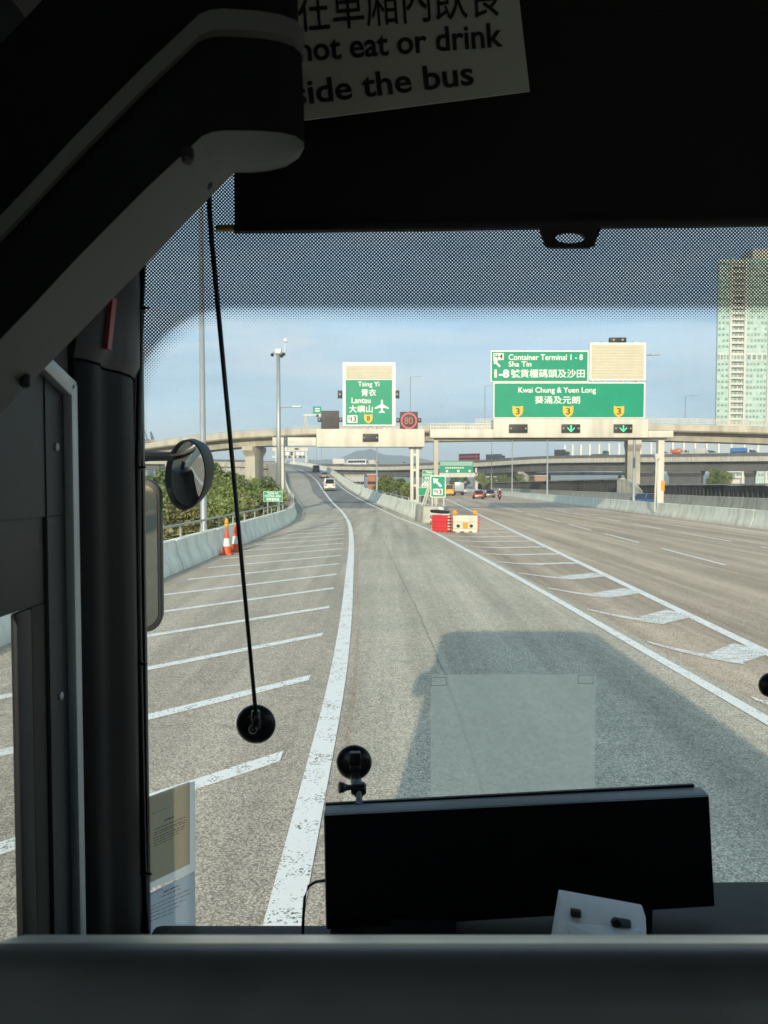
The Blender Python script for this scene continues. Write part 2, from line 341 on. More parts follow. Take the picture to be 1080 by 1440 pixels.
# bus
M_DASH = mat('bus_dark_trim', (.016, .017, .018), .62, var=.18, scale=9, bump=.12, bscale=300)
M_TRIMGREY = mat('bus_grey_trim', (.028, .030, .032), .55, var=.10, scale=7, bump=.08, bscale=260)
M_PANEL = mat('bus_side_panel', (.030, .033, .036), .5, var=.10, scale=5, bump=.06, bscale=260)
M_PILLAR = mat('bus_pillar_vinyl', (.006, .0065, .007), .55, var=.15, scale=5, spec=.12)
M_ALU = mat('aluminium_trim', (.50, .52, .53), .38, .3, var=.06, scale=5)
M_OLIVE = mat('window_rubber', (.055, .050, .036), .8, var=.2, scale=8)
M_ARM = mat('arm_grey', (.115, .115, .11), .6, var=.06, scale=5, bump=.05, bscale=300)
M_ARM_SHADE = mat('arm_shade', (.009, .0095, .011), .8, var=.12, scale=6, spec=.1)  # near-black copy of the arm grey, shade of its sides put into colour
M_CABIN = mat('cabin_bounce_lining', (.40, .40, .38), .7, var=.06, scale=2)  # unseen cabin surfaces, made pale to bounce light towards the front
M_ADDED_CURTAIN = translucent('added_curtain_fabric', (.80, .78, .72), .65)
M_BUSPAINT = mat('bus_paint', (.55, .56, .56), .3, var=.04, scale=1)
M_BLIND = mat('blind_fabric', (.0085, .0095, .0105), .9, var=.12, scale=12, bump=.15, bscale=500)
M_BRASS = mat('brass_end', (.42, .33, .13), .35, .8, var=.08)
M_SCREEN = mat('screen_black', (.004, .004, .005), .22, var=.1, spec=.25)
M_BEZEL = mat('bezel_grey', (.13, .145, .155), .4, .2, var=.05)
M_RAIL = mat('rail_vinyl', (.09, .096, .10), .36, var=.22, scale=9, spec=.5)
M_LEDGE = mat('ledge_grey', (.74, .76, .74), .34, .85, var=.10, scale=20)
M_BOX = mat('box_white', (.92, .93, .94), .5, var=.05, scale=14)
M_CARD = mat('notice_card', (.46, .46, .41), .7, var=.05, scale=12)
M_INK = mat('black_ink', (.012, .012, .012), .6, var=.1)
M_GLASS = glass('windscreen_glass')
def dusty(m):
    t = m.node_tree; K = t.links.new; out = t.nodes['Material Output']; src = out.inputs['Surface'].links[0].from_socket
    g = t.nodes.new('ShaderNodeNewGeometry'); mp_ = t.nodes.new('ShaderNodeMapping'); mp_.inputs['Scale'].default_value = (9, 9, 1.6); K(g.outputs['Position'], mp_.inputs['Vector'])
    n = t.nodes.new('ShaderNodeTexNoise'); n.inputs['Scale'].default_value = 1.6; n.inputs['Detail'].default_value = 8; n.inputs['Roughness'].default_value = .7; K(mp_.outputs[0], n.inputs['Vector'])
    r = t.nodes.new('ShaderNodeMapRange'); K(n.outputs[0], r.inputs[0]); r.inputs[1].default_value = .42; r.inputs[2].default_value = .75; r.inputs[3].default_value = .004; r.inputs[4].default_value = .045
    v = t.nodes.new('ShaderNodeTexVoronoi'); v.inputs['Scale'].default_value = 34; K(g.outputs['Position'], v.inputs['Vector'])
    sp = t.nodes.new('ShaderNodeMapRange'); K(v.outputs['Distance'], sp.inputs[0]); sp.inputs[1].default_value = .03; sp.inputs[2].default_value = .055; sp.inputs[3].default_value = .16; sp.inputs[4].default_value = 0.0
    ad = t.nodes.new('ShaderNodeMath'); K(r.outputs[0], ad.inputs[0]); K(sp.outputs[0], ad.inputs[1])
    tl = t.nodes.new('ShaderNodeBsdfTranslucent'); tl.inputs[0].default_value = (.85, .83, .76, 1); ms = t.nodes.new('ShaderNodeMixShader')
    K(ad.outputs[0], ms.inputs[0]); K(src, ms.inputs[1]); K(tl.outputs[0], ms.inputs[2]); K(ms.outputs[0], out.inputs['Surface']); return m
M_WSCREEN = dusty(glass('dusty_windscreen_glass'))
M_RUBBER = mat('suction_rubber', (.011, .011, .012), .28, var=.1, spec=.5)
M_REDSTRIP = mat('red_strip', (.36, .05, .065), .5, var=.1)

# ------------------------------------------------------------------ road geometry (metres, y = forward)
rz = curve([(-60, 0), (0, 0), (40, 0), (52, .01), (65, .12), (80, .42), (114, 1.6), (140, 2.75), (167, 4.07), (200, 6.0), (260, 9.4), (330, 12.5)])
def ramp_z(y): return 0.0 if y < 50 else max(0.0, rz(y))
left_line = curve([(-60, -.56), (0, -.56), (5, -.56), (8.6, -.58), (12.1, -.67), (18.75, -.92), (30.8, -1.42), (45.3, -2.26), (62, -3.7), (80, -5.8), (114, -9.8), (167, -16.5), (200, -22.1), (260, -35.6), (330, -55)])
right_line = curve([(-60, 4.1), (0, 4.05), (7.2, 3.89), (10.2, 3.77), (14.2, 3.62), (26, 3.05), (38.7, 2.32), (52, 1.04), (64, -.1), (80, -2.0), (114, -6.3), (167, -12.4), (200, -16.8), (260, -29.8), (330, -49)])
left_edge = curve([(-60, -5.7), (0, -5.7), (30, -5.7), (45, -5.9), (62, -7.6), (80, -10.3), (114, -15.4), (167, -22.9), (200, -27.8), (260, -41.5), (330, -61)])
def mw(off): return lambda y: off + .047 * y

def strip(name, mat_, fa, fb, fz, y0, y1, n, parent=None, dz=0.0):
    m = MB(); ys = [y0 + (y1 - y0) * i / n for i in range(n + 1)]
    vs = []
    for y in ys: vs += [(fa(y), y, fz(y) + dz), (fb(y), y, fz(y) + dz)]
    m.add(vs, [(2*i, 2*i+1, 2*i+3, 2*i+2) for i in range(n)])
    return m.build(name, mat_, parent)

ground = tag(MB().add([(-9000,-400,-.35),(9000,-400,-.35),(9000,12000,-.35),(-9000,12000,-.35)], [(0,1,2,3)]).build('ground', M_GROUND), kind='structure')
motorway = tag(strip('motorway', M_MWAY, lambda y: -6.4 if y < 46.5 else mw(3.5)(y), mw(31.5), lambda y: 0.0, -60, 46, 4), kind='structure')
mway2 = tag(strip('motorway', M_MWAY, mw(1.6), mw(31.5), lambda y: 0.0, 46, 900, 60), kind='structure')
slip = tag(strip('slip_road', M_LANE, lambda y: left_line(y) + .25, lambda y: right_line(y) + (.25 if y < 44 else 1.0), ramp_z, -60, 330, 195, dz=.004), kind='structure')
shoulder = tag(strip('hard_shoulder', M_SHOULDER, lambda y: left_edge(y) - .1, lambda y: left_line(y) - .35 - min(1.5, max(0, (y - 62) / 30)), ramp_z, 56, 330, 137, dz=.005), kind='structure')
sl2 = tag(strip('slip_road', M_LANE, lambda y: left_edge(y) - .1, lambda y: left_line(y) + .3, ramp_z, 46, 330, 142, dz=.0), kind='structure')
# ramp embankment walls below the deck
for f, nm in ((lambda y: left_edge(y) - .35, 'left'), (lambda y: right_line(y) + 1.35, 'right')):
    pass
hatched = tag(strip('hatched_area', M_HATCH, lambda y: -6.35, lambda y: left_line(y) + .2, lambda y: 0.0, -60, 46, 53, dz=.002), kind='structure')
# sealed joints and cracks in the lane
def seal(pts, w=.018, parent=None):
    m = MB(); vs = []
    for x, y in pts: vs += [(x - w*R.uniform(.5, 1.2), y, .0115), (x + w*R.uniform(.5, 1.2), y, .0115)]
    m.add(vs, [(2*i, 2*i+1, 2*i+3, 2*i+2) for i in range(len(pts) - 1)]).build('sealed_joint', M_SEAL, parent or slip)
seal([(left_line(2 + i*.4) + 1.35 + .012*math.sin(i*1.9) + R.uniform(-.012, .012), 2 + i*.4) for i in range(110)], .012)
seal([(-1.4 - .28*i + R.uniform(-.05, .05), 6.9 + .05*i + .1*math.sin(i*1.3)) for i in range(14)], .02)
# painted lines
strip('ramp_surface', M_RAMP, lambda y: left_line(y) - .3 - min(1.4, max(0, (y - 62) / 30)), lambda y: right_line(y) + .6, ramp_z, 68, 326, 129, slip, .0085)
strip('edge_line', M_PAINT_LINE, lambda y: left_line(y) - .10, lambda y: left_line(y) + .11, ramp_z, -20, 320, 340, slip, .014)
strip('edge_line', M_PAINT_LINE, lambda y: right_line(y) - .085, lambda y: right_line(y) + .085, ramp_z, -20, 320, 340, slip, .014)
strip('edge_line', M_PAINT_LINE, mw(4.90), mw(5.10), lambda y: 0, -20, 700, 180, motorway, .009)
strip('edge_line', M_PAINT_LINE, mw(17.3), mw(17.46), lambda y: 0, -20, 700, 180, motorway, .009)
for off, ph in ((9.22, 2.2), (13.32, 2.9)):
    y = -14 + ph
    while y < 330:
        L0, L1 = y, y + 5.6
        m = MB(); a, b = mw(off - .07), mw(off + .07)
        m.add([(a(L0), L0, .009), (b(L0), L0, .009), (b(L1), L1, .009), (a(L1), L1, .009)], [(0,1,2,3)])
        m.build('lane_dash', M_PAINT, motorway); y += 8.25
# 45 degree hatching between the edge line and the left barrier
y = -6.6
while y < 51:
    xr = left_line(y) - .34; xl = left_edge(y) + .55; w = .115
    xl += R.uniform(-.12, .25); k = 1.0 + R.uniform(-.02, .02)
    n = 6; vs = []
    for i in range(n + 1):
        x = xr + (xl - xr) * i / n; yy = y + (x - xr) * k
        vs += [(x, yy - w * 1.1, .009), (x, yy + w * 1.1, .009)]
    MB().add(vs, [(2*i, 2*i+1, 2*i+3, 2*i+2) for i in range(n)]).build('hatch_line', M_PAINT, slip); y += 2.56
# worn chevrons in the gore
y = -3.5
while y < 41:
    a = Vector((right_line(y) + .26, y, .012)); c = Vector((mw(4.80)(y - .5), y - .45, .012))
    v = a.lerp(c, .44); v.y = y - 1.2 - R.uniform(-.1, .12); far_ = y > 22
    if y > 34: a.x += 1.0
    m = MB(); n = 6; vs = []; w1 = .34 + R.uniform(0, .08); w2 = (.30 if far_ else .52) + R.uniform(-.05, .08)
    if far_: v.y += .4
    e_ = v.lerp(c, .02) + Vector((.24, -w2*.10, 0))
    for i in range(n + 1):
        p = a.lerp(e_, i/n); p.y -= .22*math.sin(math.pi*i/n); ww = w1*(.35 + .65*i/n); vs += [(p.x, p.y - ww*.6, .012), (p.x + .02, p.y + ww*.6, .012)]
    m.add(vs, [(2*i, 2*i+1, 2*i+3, 2*i+2) for i in range(n)])
    b0 = v.lerp(c, .02); b0.x -= .10; vs = []
    for i in range(n + 1):
        p = b0.lerp(c, i/n); sh = .12*(1 - i/n); vs += [(p.x + .30, p.y - w2*.42, .0125), (p.x + sh, p.y + w2*.72, .0125)]
    m.add(vs, [(2*i, 2*i+1, 2*i+3, 2*i+2) for i in range(n)]).build('chevron', M_WORN, slip); y += 2.85
# asphalt repairs and seams on the slip lane
def patch(pts, nm='asphalt_patch', m_=M_PATCH):
    q = [G(*p) for p in pts]; MB().poly([(p.x, p.y, .0075) for p in q]).build(nm, m_, slip)
# patch([(690, 857), (796, 857), (868, 905), (702, 910)])

# ------------------------------------------------------------------ barriers
def barrier(name, label, fx, y0, y1, seg, side, mat_, height=.86, fz=lambda y: 0.0, base=-.35, group=None, gap=.05):
    """side = +1: traffic on the +x side of the line"""
    root = empty(name, (fx(y0), y0, 0), label, 'barrier', group)
    prof = [(0, 0), (0, .08), (-.05*side, .28), (-.16*side, height*.55), (-.19*side, height), (-.42*side, height), (-.48*side, base), (0, base)]
    y = y0
    while y < y1 - .5:
        e = min(y + seg, y1); n = 3
        path = [(fx(y + gap + (e - y - 2*gap) * i / n), y + gap + (e - y - 2*gap) * i / n, fz(y + (e - y) * i / n)) for i in range(n + 1)]
        MB().sweep(path, prof).build('segment', mat_, root, bevel=.015, seg=1); y = e
    return root
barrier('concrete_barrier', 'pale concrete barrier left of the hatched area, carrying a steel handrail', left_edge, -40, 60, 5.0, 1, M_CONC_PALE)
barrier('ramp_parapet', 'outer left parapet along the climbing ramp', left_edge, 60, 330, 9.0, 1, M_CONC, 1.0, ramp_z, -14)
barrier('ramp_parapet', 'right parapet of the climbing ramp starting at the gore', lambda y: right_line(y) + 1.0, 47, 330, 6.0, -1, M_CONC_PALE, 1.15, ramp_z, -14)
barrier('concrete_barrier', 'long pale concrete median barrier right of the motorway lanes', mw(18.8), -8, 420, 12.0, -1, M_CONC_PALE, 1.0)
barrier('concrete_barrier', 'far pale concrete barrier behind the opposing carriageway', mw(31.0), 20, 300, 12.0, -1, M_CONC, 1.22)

hr = empty('handrail', (-5.95, 0, .86), 'grey tubular steel handrail on top of the left barrier', 'handrail')
for z, r in ((1.24, .035),):
    MB().tube([(left_edge(y) - .3, y, z) for y in range(0, 61, 3)], r, 8).build('rail', M_RAILG, hr, smooth=True)
for i in range(25):
    y = 1.2 + i * 2.45
    MB().tube([(left_edge(y) - .3, y, .84), (left_edge(y) - .3, y, 1.22)], .03, 6).build('post', M_RAILG, hr)
hr2 = empty('handrail', (left_edge(62) - .3, 62, 1.0), 'thin steel handrail on the outer ramp parapet', 'handrail')
MB().tube([(left_edge(y) - .3, y, ramp_z(y) + 1.45) for y in range(62, 326, 6)], .05, 6).build('rail', M_RAILG, hr2)
for i in range(66):
    y = 62 + i * 4; MB().tube([(left_edge(y) - .3, y, ramp_z(y) + .95), (left_edge(y) - .3, y, ramp_z(y) + 1.43)], .04, 5).build('post', M_RAILG, hr2)
hr3 = empty('handrail', (right_line(62) + 1.3, 62, 1.1), 'thin steel handrail on the right ramp parapet', 'handrail')
MB().tube([(right_line(y) + 1.3, y, ramp_z(y) + 1.36) for y in range(56, 326, 6)], .04, 6).build('rail', M_RAILG, hr3)
for i in range(60):
    y = 56 + i * 4.4; MB().tube([(right_line(y) + 1.3, y, ramp_z(y) + 1.12), (right_line(y) + 1.3, y, ramp_z(y) + 1.34)], .035, 5).build('post', M_RAILG, hr3)

# dark panel walls beyond the opposing carriageway
def panel_wall(name, label, f, y0, y1, h, step, zz=False):
    root = empty(name, (f(y0), y0, -.35), label, 'wall')
    n = int((y1 - y0) / step)
    for i in range(n):
        a, b = y0 + i * step, y0 + (i + 1) * step - .06
        hh = h + R.uniform(-.03, .03); d = R.uniform(-.05, .05)
        m = MB(); m.hexa([(f(a)+d, a, -.35), (f(a)+.5, a, -.35), (f(b)+.5, b, -.35), (f(b)+d, b, -.35), (f(a)+d, a, hh), (f(a)+.5, a, hh), (f(b)+.5, b, hh), (f(b)+d, b, hh)])
        pn = m.build('panel', M_WALL_DARK, root)
        rb = MB()
        for k in range(4):
            q = a + (b - a) * (k + .5) / 4
            rb.box(f(q) + d - .10, f(q) + d - .002, q - .12, q + .12, .2, hh - .25)
        rb.build('rib', M_WALL_RIB, pn)
    MB().sweep([(f(y0), y0, h + .04), (f(y1), y1, h + .04)], [(-.25, 0), (.7, 0), (.7, .16), (-.25, .16)]).build('coping', M_CONC, root)
    return root
panel_wall('panel_wall', 'long dark ribbed wall with pale coping beside the far carriageway', mw(33.2), 116, 400, 3.3, 6.0)
panel_wall('panel_wall', 'low dark stained wall behind the right barrier, nearest the right edge', mw(34.5), 40, 112, 2.35, 4.5)
er = empty('wing_wall', (mw(33)(112), 112, -.3), 'sloping pale concrete wing wall ending the dark ribbed wall', 'wall')
m = MB(); x = mw(32.6)(113)
m.prism([(x - .2, 115.2, 0), (x - .2, 115.2, 3.3), (x + .5, 112.4, 3.3), (x + 2.4, 106, .0)], (.6, .2, 0)); m.build('slab', M_CONC, er)

# ------------------------------------------------------------------ viaducts
def path_px(pts, n=10):
    ps = [P(a, b, Y) for a, b, Y in pts]; out = []
    fx = curve([(i, p.x) for i, p in enumerate(ps)]); fy = curve([(i, p.y) for i, p in enumerate(ps)]); fz = curve([(i, p.z) for i, p in enumerate(ps)])
    for i in range((len(ps) - 1) * n + 1): t = i / n; out.append(Vector((fx(t), fy(t), fz(t))))
    return out
up = path_px([(-60, 664, 200), (110, 641, 188), (195, 625, 182), (265, 615.5, 176), (330, 608.5, 171), (390, 605, 168), (460, 601.5, 165), (560, 599.5, 162), (700, 597, 158), (880, 596, 153), (1000, 598, 149), (1080, 600, 146), (1250, 604, 141), (1500, 612, 134)])
# right of travel direction (+x) is towards the viewer
v1 = empty('viaduct', (up[40].x, up[40].y, -.35), 'upper cream concrete viaduct curving across behind the sign gantries', 'viaduct')
def offs(path, u, v):
    out = []
    for i, p in enumerate(path):
        t = path[min(i+1, len(path)-1)] - path[max(i-1, 0)]; t.z = 0; t.normalize(); out.append(p + Vector((t.y, -t.x, 0)) * u + Vector((0, 0, v)))
    return out
MB().sweep(up, [(0, 0), (0, -1.25), (-.35, -1.55), (-.35, -1.05), (-.25, 0)]).build('parapet', M_CONC_CREAM, v1, smooth=False)
MB().sweep(up, [(-11, 0), (-10.75, 0), (-10.75, -1.05), (-11, -1.25)]).build('parapet', M_CONC_CREAM, v1)
MB().sweep(up, [(-.30, -1.0), (-10.7, -1.0), (-10.7, -1.5), (-8.8, -1.85), (-8.0, -3.3), (-3.0, -3.3), (-2.2, -1.85), (-.38, -1.5)]).build('deck', M_CONC_CREAM, v1)
def pier(root, p, tdir, w, d, ztop, cap_w=7.5, mat_=M_CONC_CREAM):
    t = Vector(tdir); t.z = 0; t.normalize(); n = Vector((t.y, -t.x, 0)); c = p - n * 5.5
    def ring(a, b, z): return [c + t*(-a/2) + n*(-b/2) + Vector((0,0,z - c.z)), c + t*(a/2) + n*(-b/2) + Vector((0,0,z - c.z)), c + t*(a/2) + n*(b/2) + Vector((0,0,z - c.z)), c + t*(-a/2) + n*(b/2) + Vector((0,0,z - c.z))]
    MB().loft([ring(w, d, -.4), ring(w, d, ztop - 2.4), ring(w*1.05, cap_w, ztop - 1.0), ring(w*1.05, cap_w, ztop)]).build('pier', mat_, root, bevel=.12, seg=2)
def nearest(path, px):
    best = min(range(1, len(path) - 1), key=lambda i: abs((path[i].x / path[i].y) - (px - CX) / FPX)); return path[best], path[best+1] - path[best-1]
for px in (40, 343, 888, 1180):
    p, t = nearest(up, px); pier(v1, p, t, 2.7, 4.6, p.z - 3.28)
seg_r = [p for p in up if p.x > 20]
rl = MB()
for i in range(0, len(seg_r) - 1):
    a, b = seg_r[i], seg_r[i+1]; n = max(2, int((b - a).length / 1.5))
    for k in range(n):
        q = a.lerp(b, k / n); rl.box(q.x - .05, q.x + .05, q.y + .08, q.y + .18, q.z - .02, q.z + 1.25)
for h in (.35, .7, 1.0, 1.25): rl.sweep([p + Vector((0, .13, h)) for p in seg_r], [(-.05, -.06), (.05, -.06), (.05, .06), (-.05, .06)])
rl.build('railing', M_WHITE, v1)
seg_l = [p for p in up if p.x <= 20]
rl = MB()
for i in range(0, len(seg_l) - 1):
    a, b = seg_l[i], seg_l[i+1]; n = max(2, int((b - a).length / 2.2))
    for k in range(n): q = a.lerp(b, k / n); rl.box(q.x - .06, q.x + .06, q.y + .06, q.y + .18, q.z - .02, q.z + .5)
rl.sweep([p + Vector((0, .12, .48)) for p in seg_l], [(-.06, -.07), (.06, -.07), (.06, .07), (-.06, .07)])
rl.build('railing', M_CONC_CREAM, v1)

mid = path_px([(-40, 646, 450), (150, 645, 435), (330, 646.5, 418), (450, 652, 396), (540, 653, 380), (610, 650.5, 360), (680, 646.5, 340), (760, 641.5, 315), (900, 639, 288), (1080, 636.5, 262), (1350, 633, 232)])
v2 = empty('viaduct', (mid[50].x, mid[50].y, -.35), 'lower long viaduct carrying traffic, with deep shaded girders', 'viaduct')
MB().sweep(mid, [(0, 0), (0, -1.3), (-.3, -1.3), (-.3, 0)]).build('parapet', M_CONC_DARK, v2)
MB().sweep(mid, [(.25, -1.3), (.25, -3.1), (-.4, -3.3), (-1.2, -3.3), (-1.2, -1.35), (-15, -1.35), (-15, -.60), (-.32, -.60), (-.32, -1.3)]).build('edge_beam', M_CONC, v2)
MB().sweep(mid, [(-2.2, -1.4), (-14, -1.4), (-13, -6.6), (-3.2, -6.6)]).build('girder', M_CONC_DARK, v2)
MB().sweep(mid, [(-15, 0), (-14.7, 0), (-14.7, -1.3), (-15, -1.3)]).build('parapet', M_CONC, v2)
for px in (225, 325, 480, 600, 730, 905, 960, 1055, 1130):
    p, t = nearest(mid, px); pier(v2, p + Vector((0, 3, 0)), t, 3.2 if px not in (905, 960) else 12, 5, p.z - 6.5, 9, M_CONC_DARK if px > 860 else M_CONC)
# white noise screen panels on the far side of the lower viaduct
ns = empty('noise_screen', (P(900, 640, 300).x, 300, P(900, 640, 300).z), 'row of white framed screens on the far edge of the lower viaduct', 'screen')
far = offs(mid, -15.2, 0); pn = 0
seg_s = [p for p in far if P(800, 0, 1).x < p.x / p.y < P(1130, 0, 1).x]
M_SCREENP = mat('screen_panel', (.36, .42, .46), .4, var=.06)
for i in range(len(seg_s) - 1):
    a, b = seg_s[i], seg_s[i+1]; n = max(1, round((b - a).length / 3.6))
    for k in range(n):
        q, r_ = a.lerp(b, k / n), a.lerp(b, (k + .93) / n)
        m = MB(); m.hexa([(q.x, q.y, q.z), (r_.x, r_.y, r_.z), (r_.x, r_.y + .15, r_.z), (q.x, q.y + .15, q.z), (q.x, q.y, q.z + 5.2), (r_.x, r_.y, r_.z + 5.2), (r_.x, r_.y + .15, r_.z + 5.2), (q.x, q.y + .15, q.z + 5.2)])
        pl = m.build('panel', M_SCREENP, ns)
        w = .62; MB().box(q.x - w/2, q.x + w/2, q.y - .35, q.y - .02, q.z, q.z + 5.5).build('post', M_SIGNW, pl)
lowb = path_px([(560, 668, 420), (690, 665.5, 345), (800, 664, 330), (900, 664, 318)], 4)
lb = empty('low_bridge', (lowb[4].x, lowb[4].y, -.35), 'thin cream low bridge deck under the lower viaduct', 'bridge')
MB().sweep(lowb, [(0, 0), (0, -1.3), (-6, -1.3), (-6, 0)]).build('deck', M_CONC_CREAM, lb)
for i in (3, 7, 11): MB().tube([(lowb[i].x, lowb[i].y + 3, -.35), (lowb[i].x, lowb[i].y + 3, lowb[i].z - 1.2)], .7, 10).build('pier', M_CONC_CREAM, lb)
# ramp structure linking left of the climbing ramp
lk = path_px([(232, 650, 250), (330, 650, 255), (372, 652.5, 262), (400, 650, 275)], 6)
lr = empty('link_bridge', (lk[8].x, lk[8].y, -.35), 'short link bridge behind the round mirror joining the ramp', 'bridge')
MB().sweep(lk, [(0, 0), (0, -1.6), (-.8, -2.0), (-.8, -4.6), (-8, -4.6), (-8, 0)]).build('deck', M_CONC, lr)
for i in (4, 13): MB().box(lk[i].x - 1.4, lk[i].x + 1.4, lk[i].y + 1.5, lk[i].y + 6, -.4, lk[i].z - 4.5).build('pier', M_CONC_CREAM, lr, bevel=.1)
hut = empty('site_hut', P(297, 690, 190) * 1, 'small tan block building half hidden by shrubs', 'building'); hut.location.z = -.35; OFF[hut.name] = Vector(hut.location)
hp = hut.location
M_TAN = mat('tan_render', (.30, .21, .12), .85, var=.12)
MB().box(hp.x - 1.6, hp.x + 1.6, hp.y - 2, hp.y + 2, -.35, 7.2).build('wall', M_TAN, hut)
MB().box(hp.x - 1.9, hp.x + 1.9, hp.y - 2.3, hp.y + 2.3, 7.2, 7.6).build('roof', M_CONC, hut)
MB().box(hp.x - .5, hp.x + .5, hp.y - 2.06, hp.y - 1.98, 4.6, 6.2).build('window', M_GLASSDARK, hut)

# ------------------------------------------------------------------ signs and gantries
def rect(root, nm, x0, y0, x1, y1, Y, mat_, depth=.1, bevel=0.0):
    a, b = P(x0, y0, Y), P(x1, y1, Y)
    return MB().box(a.x, b.x, Y, Y + depth, b.z, a.z).build(nm, mat_, root, bevel=bevel)
def rounded(x0, x1, z0, z1, r, n=5):
    pts = []
    for cx, cz, a0 in ((x1 - r, z0 + r, -90), (x1 - r, z1 - r, 0), (x0 + r, z1 - r, 90), (x0 + r, z0 + r, 180)):
        for i in range(n + 1): a = math.radians(a0 + 90 * i / n); pts.append((cx + r*math.cos(a), cz + r*math.sin(a)))
    return pts
def panel(root, nm, x0, y0, x1, y1, Y, mat_, depth=.08, r=.06):
    a, b = P(x0, y0, Y), P(x1, y1, Y)
    return MB().prism([(x, Y, z) for x, z in rounded(a.x, b.x, b.z, a.z, r)], (0, depth, 0)).build(nm, mat_, root)
def signal_box(root, x0, y0, x1, y1, Y, lit=False):
    o = rect(root, 'lane_signal', x0, y0, x1, y1, Y - .12, M_SIGNAL, .3, .02)
    a, b = P(x0, y0, Y - .12), P(x1, y1, Y - .12); cx, cz = (a.x + b.x)/2, (a.z + b.z)/2; h = (a.z - b.z)
    for s in (-1, 1):
        MB().lathe((cx + s*(b.x - a.x)*.40, Y - .12, cz), (0, -1, 0), [(.075, 0), (.075, .03), (.03, .05)], 10).build('lamp', M_LENS, o)
    if lit:
        m = MB(); yy = Y - .14
        m.add([(cx - .035, yy, cz + h*.38), (cx + .035, yy, cz + h*.38), (cx + .035, yy, cz - h*.15), (cx - .035, yy, cz - h*.15)], [(0,1,2,3)])
        for s in (-1, 1): m.add([(cx + s*.28, yy, cz + h*.02), (cx + s*.28, yy, cz + h*.14), (cx, yy, cz - h*.28), (cx, yy, cz - h*.42)], [(0,1,2,3)])
        m.build('arrow', M_LED_GRN, o)
    return o
def shield(root, px, py, w, Y, digit):
    c = P(px, py, Y); h = w * 1.08
    pts = [(-.5, .5), (-.2, .42), (.2, .42), (.5, .5), (.5, -.05), (.38, -.3), (0, -.55), (-.38, -.3), (-.5, -.05)]
    o = MB().prism([(c.x + a*w, Y - .012, c.z + b*h) for a, b in pts], (0, .02, 0)).build('route_shield', M_YELLOW, root)
    lettering(digit, c.x - w*.2, c.x + w*.2, c.z - h*.28, c.z + h*.30, Y - .018, M_INK, o, .012)
    return o
def exit_box(root, x0, y0, x1, y1, Y, digit):
    o = rect(root, 'exit_marker', x0, y0, x1, y1, Y - .012, M_SIGNW, .02)
    a, b = P(x0, y0, Y), P(x1, y1, Y); w, h = b.x - a.x, a.z - b.z
    lettering(digit, a.x + w*.58, a.x + w*.9, b.z + h*.12, a.z - h*.12, Y - .018, M_INK, o, .02)
    m = MB(); m.box(a.x + w*.08, a.x + w*.5, Y - .02, Y - .014, b.z + h*.44, b.z + h*.56); m.box(a.x + w*.38, a.x + w*.46, Y - .0205, Y - .0145, b.z + h*.15, b.z + h*.85)
    m.box(a.x + w*.08, a.x + w*.3, Y - .021, Y - .015, b.z + h*.68, b.z + h*.8)
    m.build('exit_symbol', M_INK, o); return o
def diag_arrow(root, cx, cz, s, Y, mat_=None):
    pts = [(-.5,.5),(.12,.42),(-.06,.24),(.5,-.32),(.32,-.5),(-.24,.06),(-.42,-.12)]
    return MB().prism([(cx + a*s, Y - .014, cz + b*s) for a, b in pts], (0, .01, 0)).build('arrow', mat_ or M_LETTER, root)
def slats(root, x0, y0, x1, y1, Y, n, mat_):
    a, b = P(x0, y0, Y), P(x1, y1, Y); h = (a.z - b.z) / n
    for i in range(n):
        z = b.z + i*h
        MB().hexa([(a.x, Y - .004, z + .01), (b.x, Y - .004, z + .01), (b.x, Y + .03, z + .01), (a.x, Y + .03, z + .01), (a.x, Y - .045, z + h*.5), (b.x, Y - .045, z + h*.5), (b.x, Y + .03, z + h*.93), (a.x, Y + .03, z + h*.93)]).build('slat', mat_, root)

# left gantry over the slip road
YG = 62.0
g1 = empty('sign_gantry', P(486, 720, YG), 'white box-beam gantry over the slip road carrying the airport direction sign', 'gantry'); g1.location.z = 0; OFF[g1.name] = Vector(g1.location)
rect(g1, 'beam', 445, 603, 597, 628.5, YG, M_WHITE, 1.1, .04)
rect(g1, 'arm_beam', 383, 615, 444.7, 627, YG + .1, M_WHITE, .9, .03)
lettering_px('06 Gala c', 399, 618.6, 418, 623.0, YG + .095, M_LENS, g1, .0)
for xx in (579.5, 587.5):
    a, b = P(xx - 2.2, 628.6, YG), P(xx + 2.2, 628.6, YG)
    MB().box(a.x, b.x, YG + .25, YG + .85, -.35, a.z).build('leg', M_WHITE, g1, bevel=.02)
a, b = P(577, 629, YG), P(592, 629, YG)
for k in range(4): MB().box(a.x + .15, b.x - .15, YG + .35, YG + .7, .9 + k*1.35, 1.1 + k*1.35).build('cross_plate', M_WHITE, g1)
MB().box(a.x - .1, b.x + .1, YG + .2, YG + .9, a.z - .14, a.z - .01).build('cap_plate', M_CONC_DARK, g1)
a, b = P(391.5, 627, YG), P(398.5, 627, YG); MB().box(a.x, b.x, YG + .2, YG + .8, -.35, a.z - .005).build('leg', M_WHITE, g1, bevel=.02)
signal_box(g1, 510, 610, 532, 621, YG)
for xx in (512, 521, 540, 548): 
    p = P(xx, 599, YG + .4); MB().box(p.x - .06, p.x + .06, YG + .3, YG + .5, p.z - .35, p.z + .3).build('bracket', M_GALV, g1)
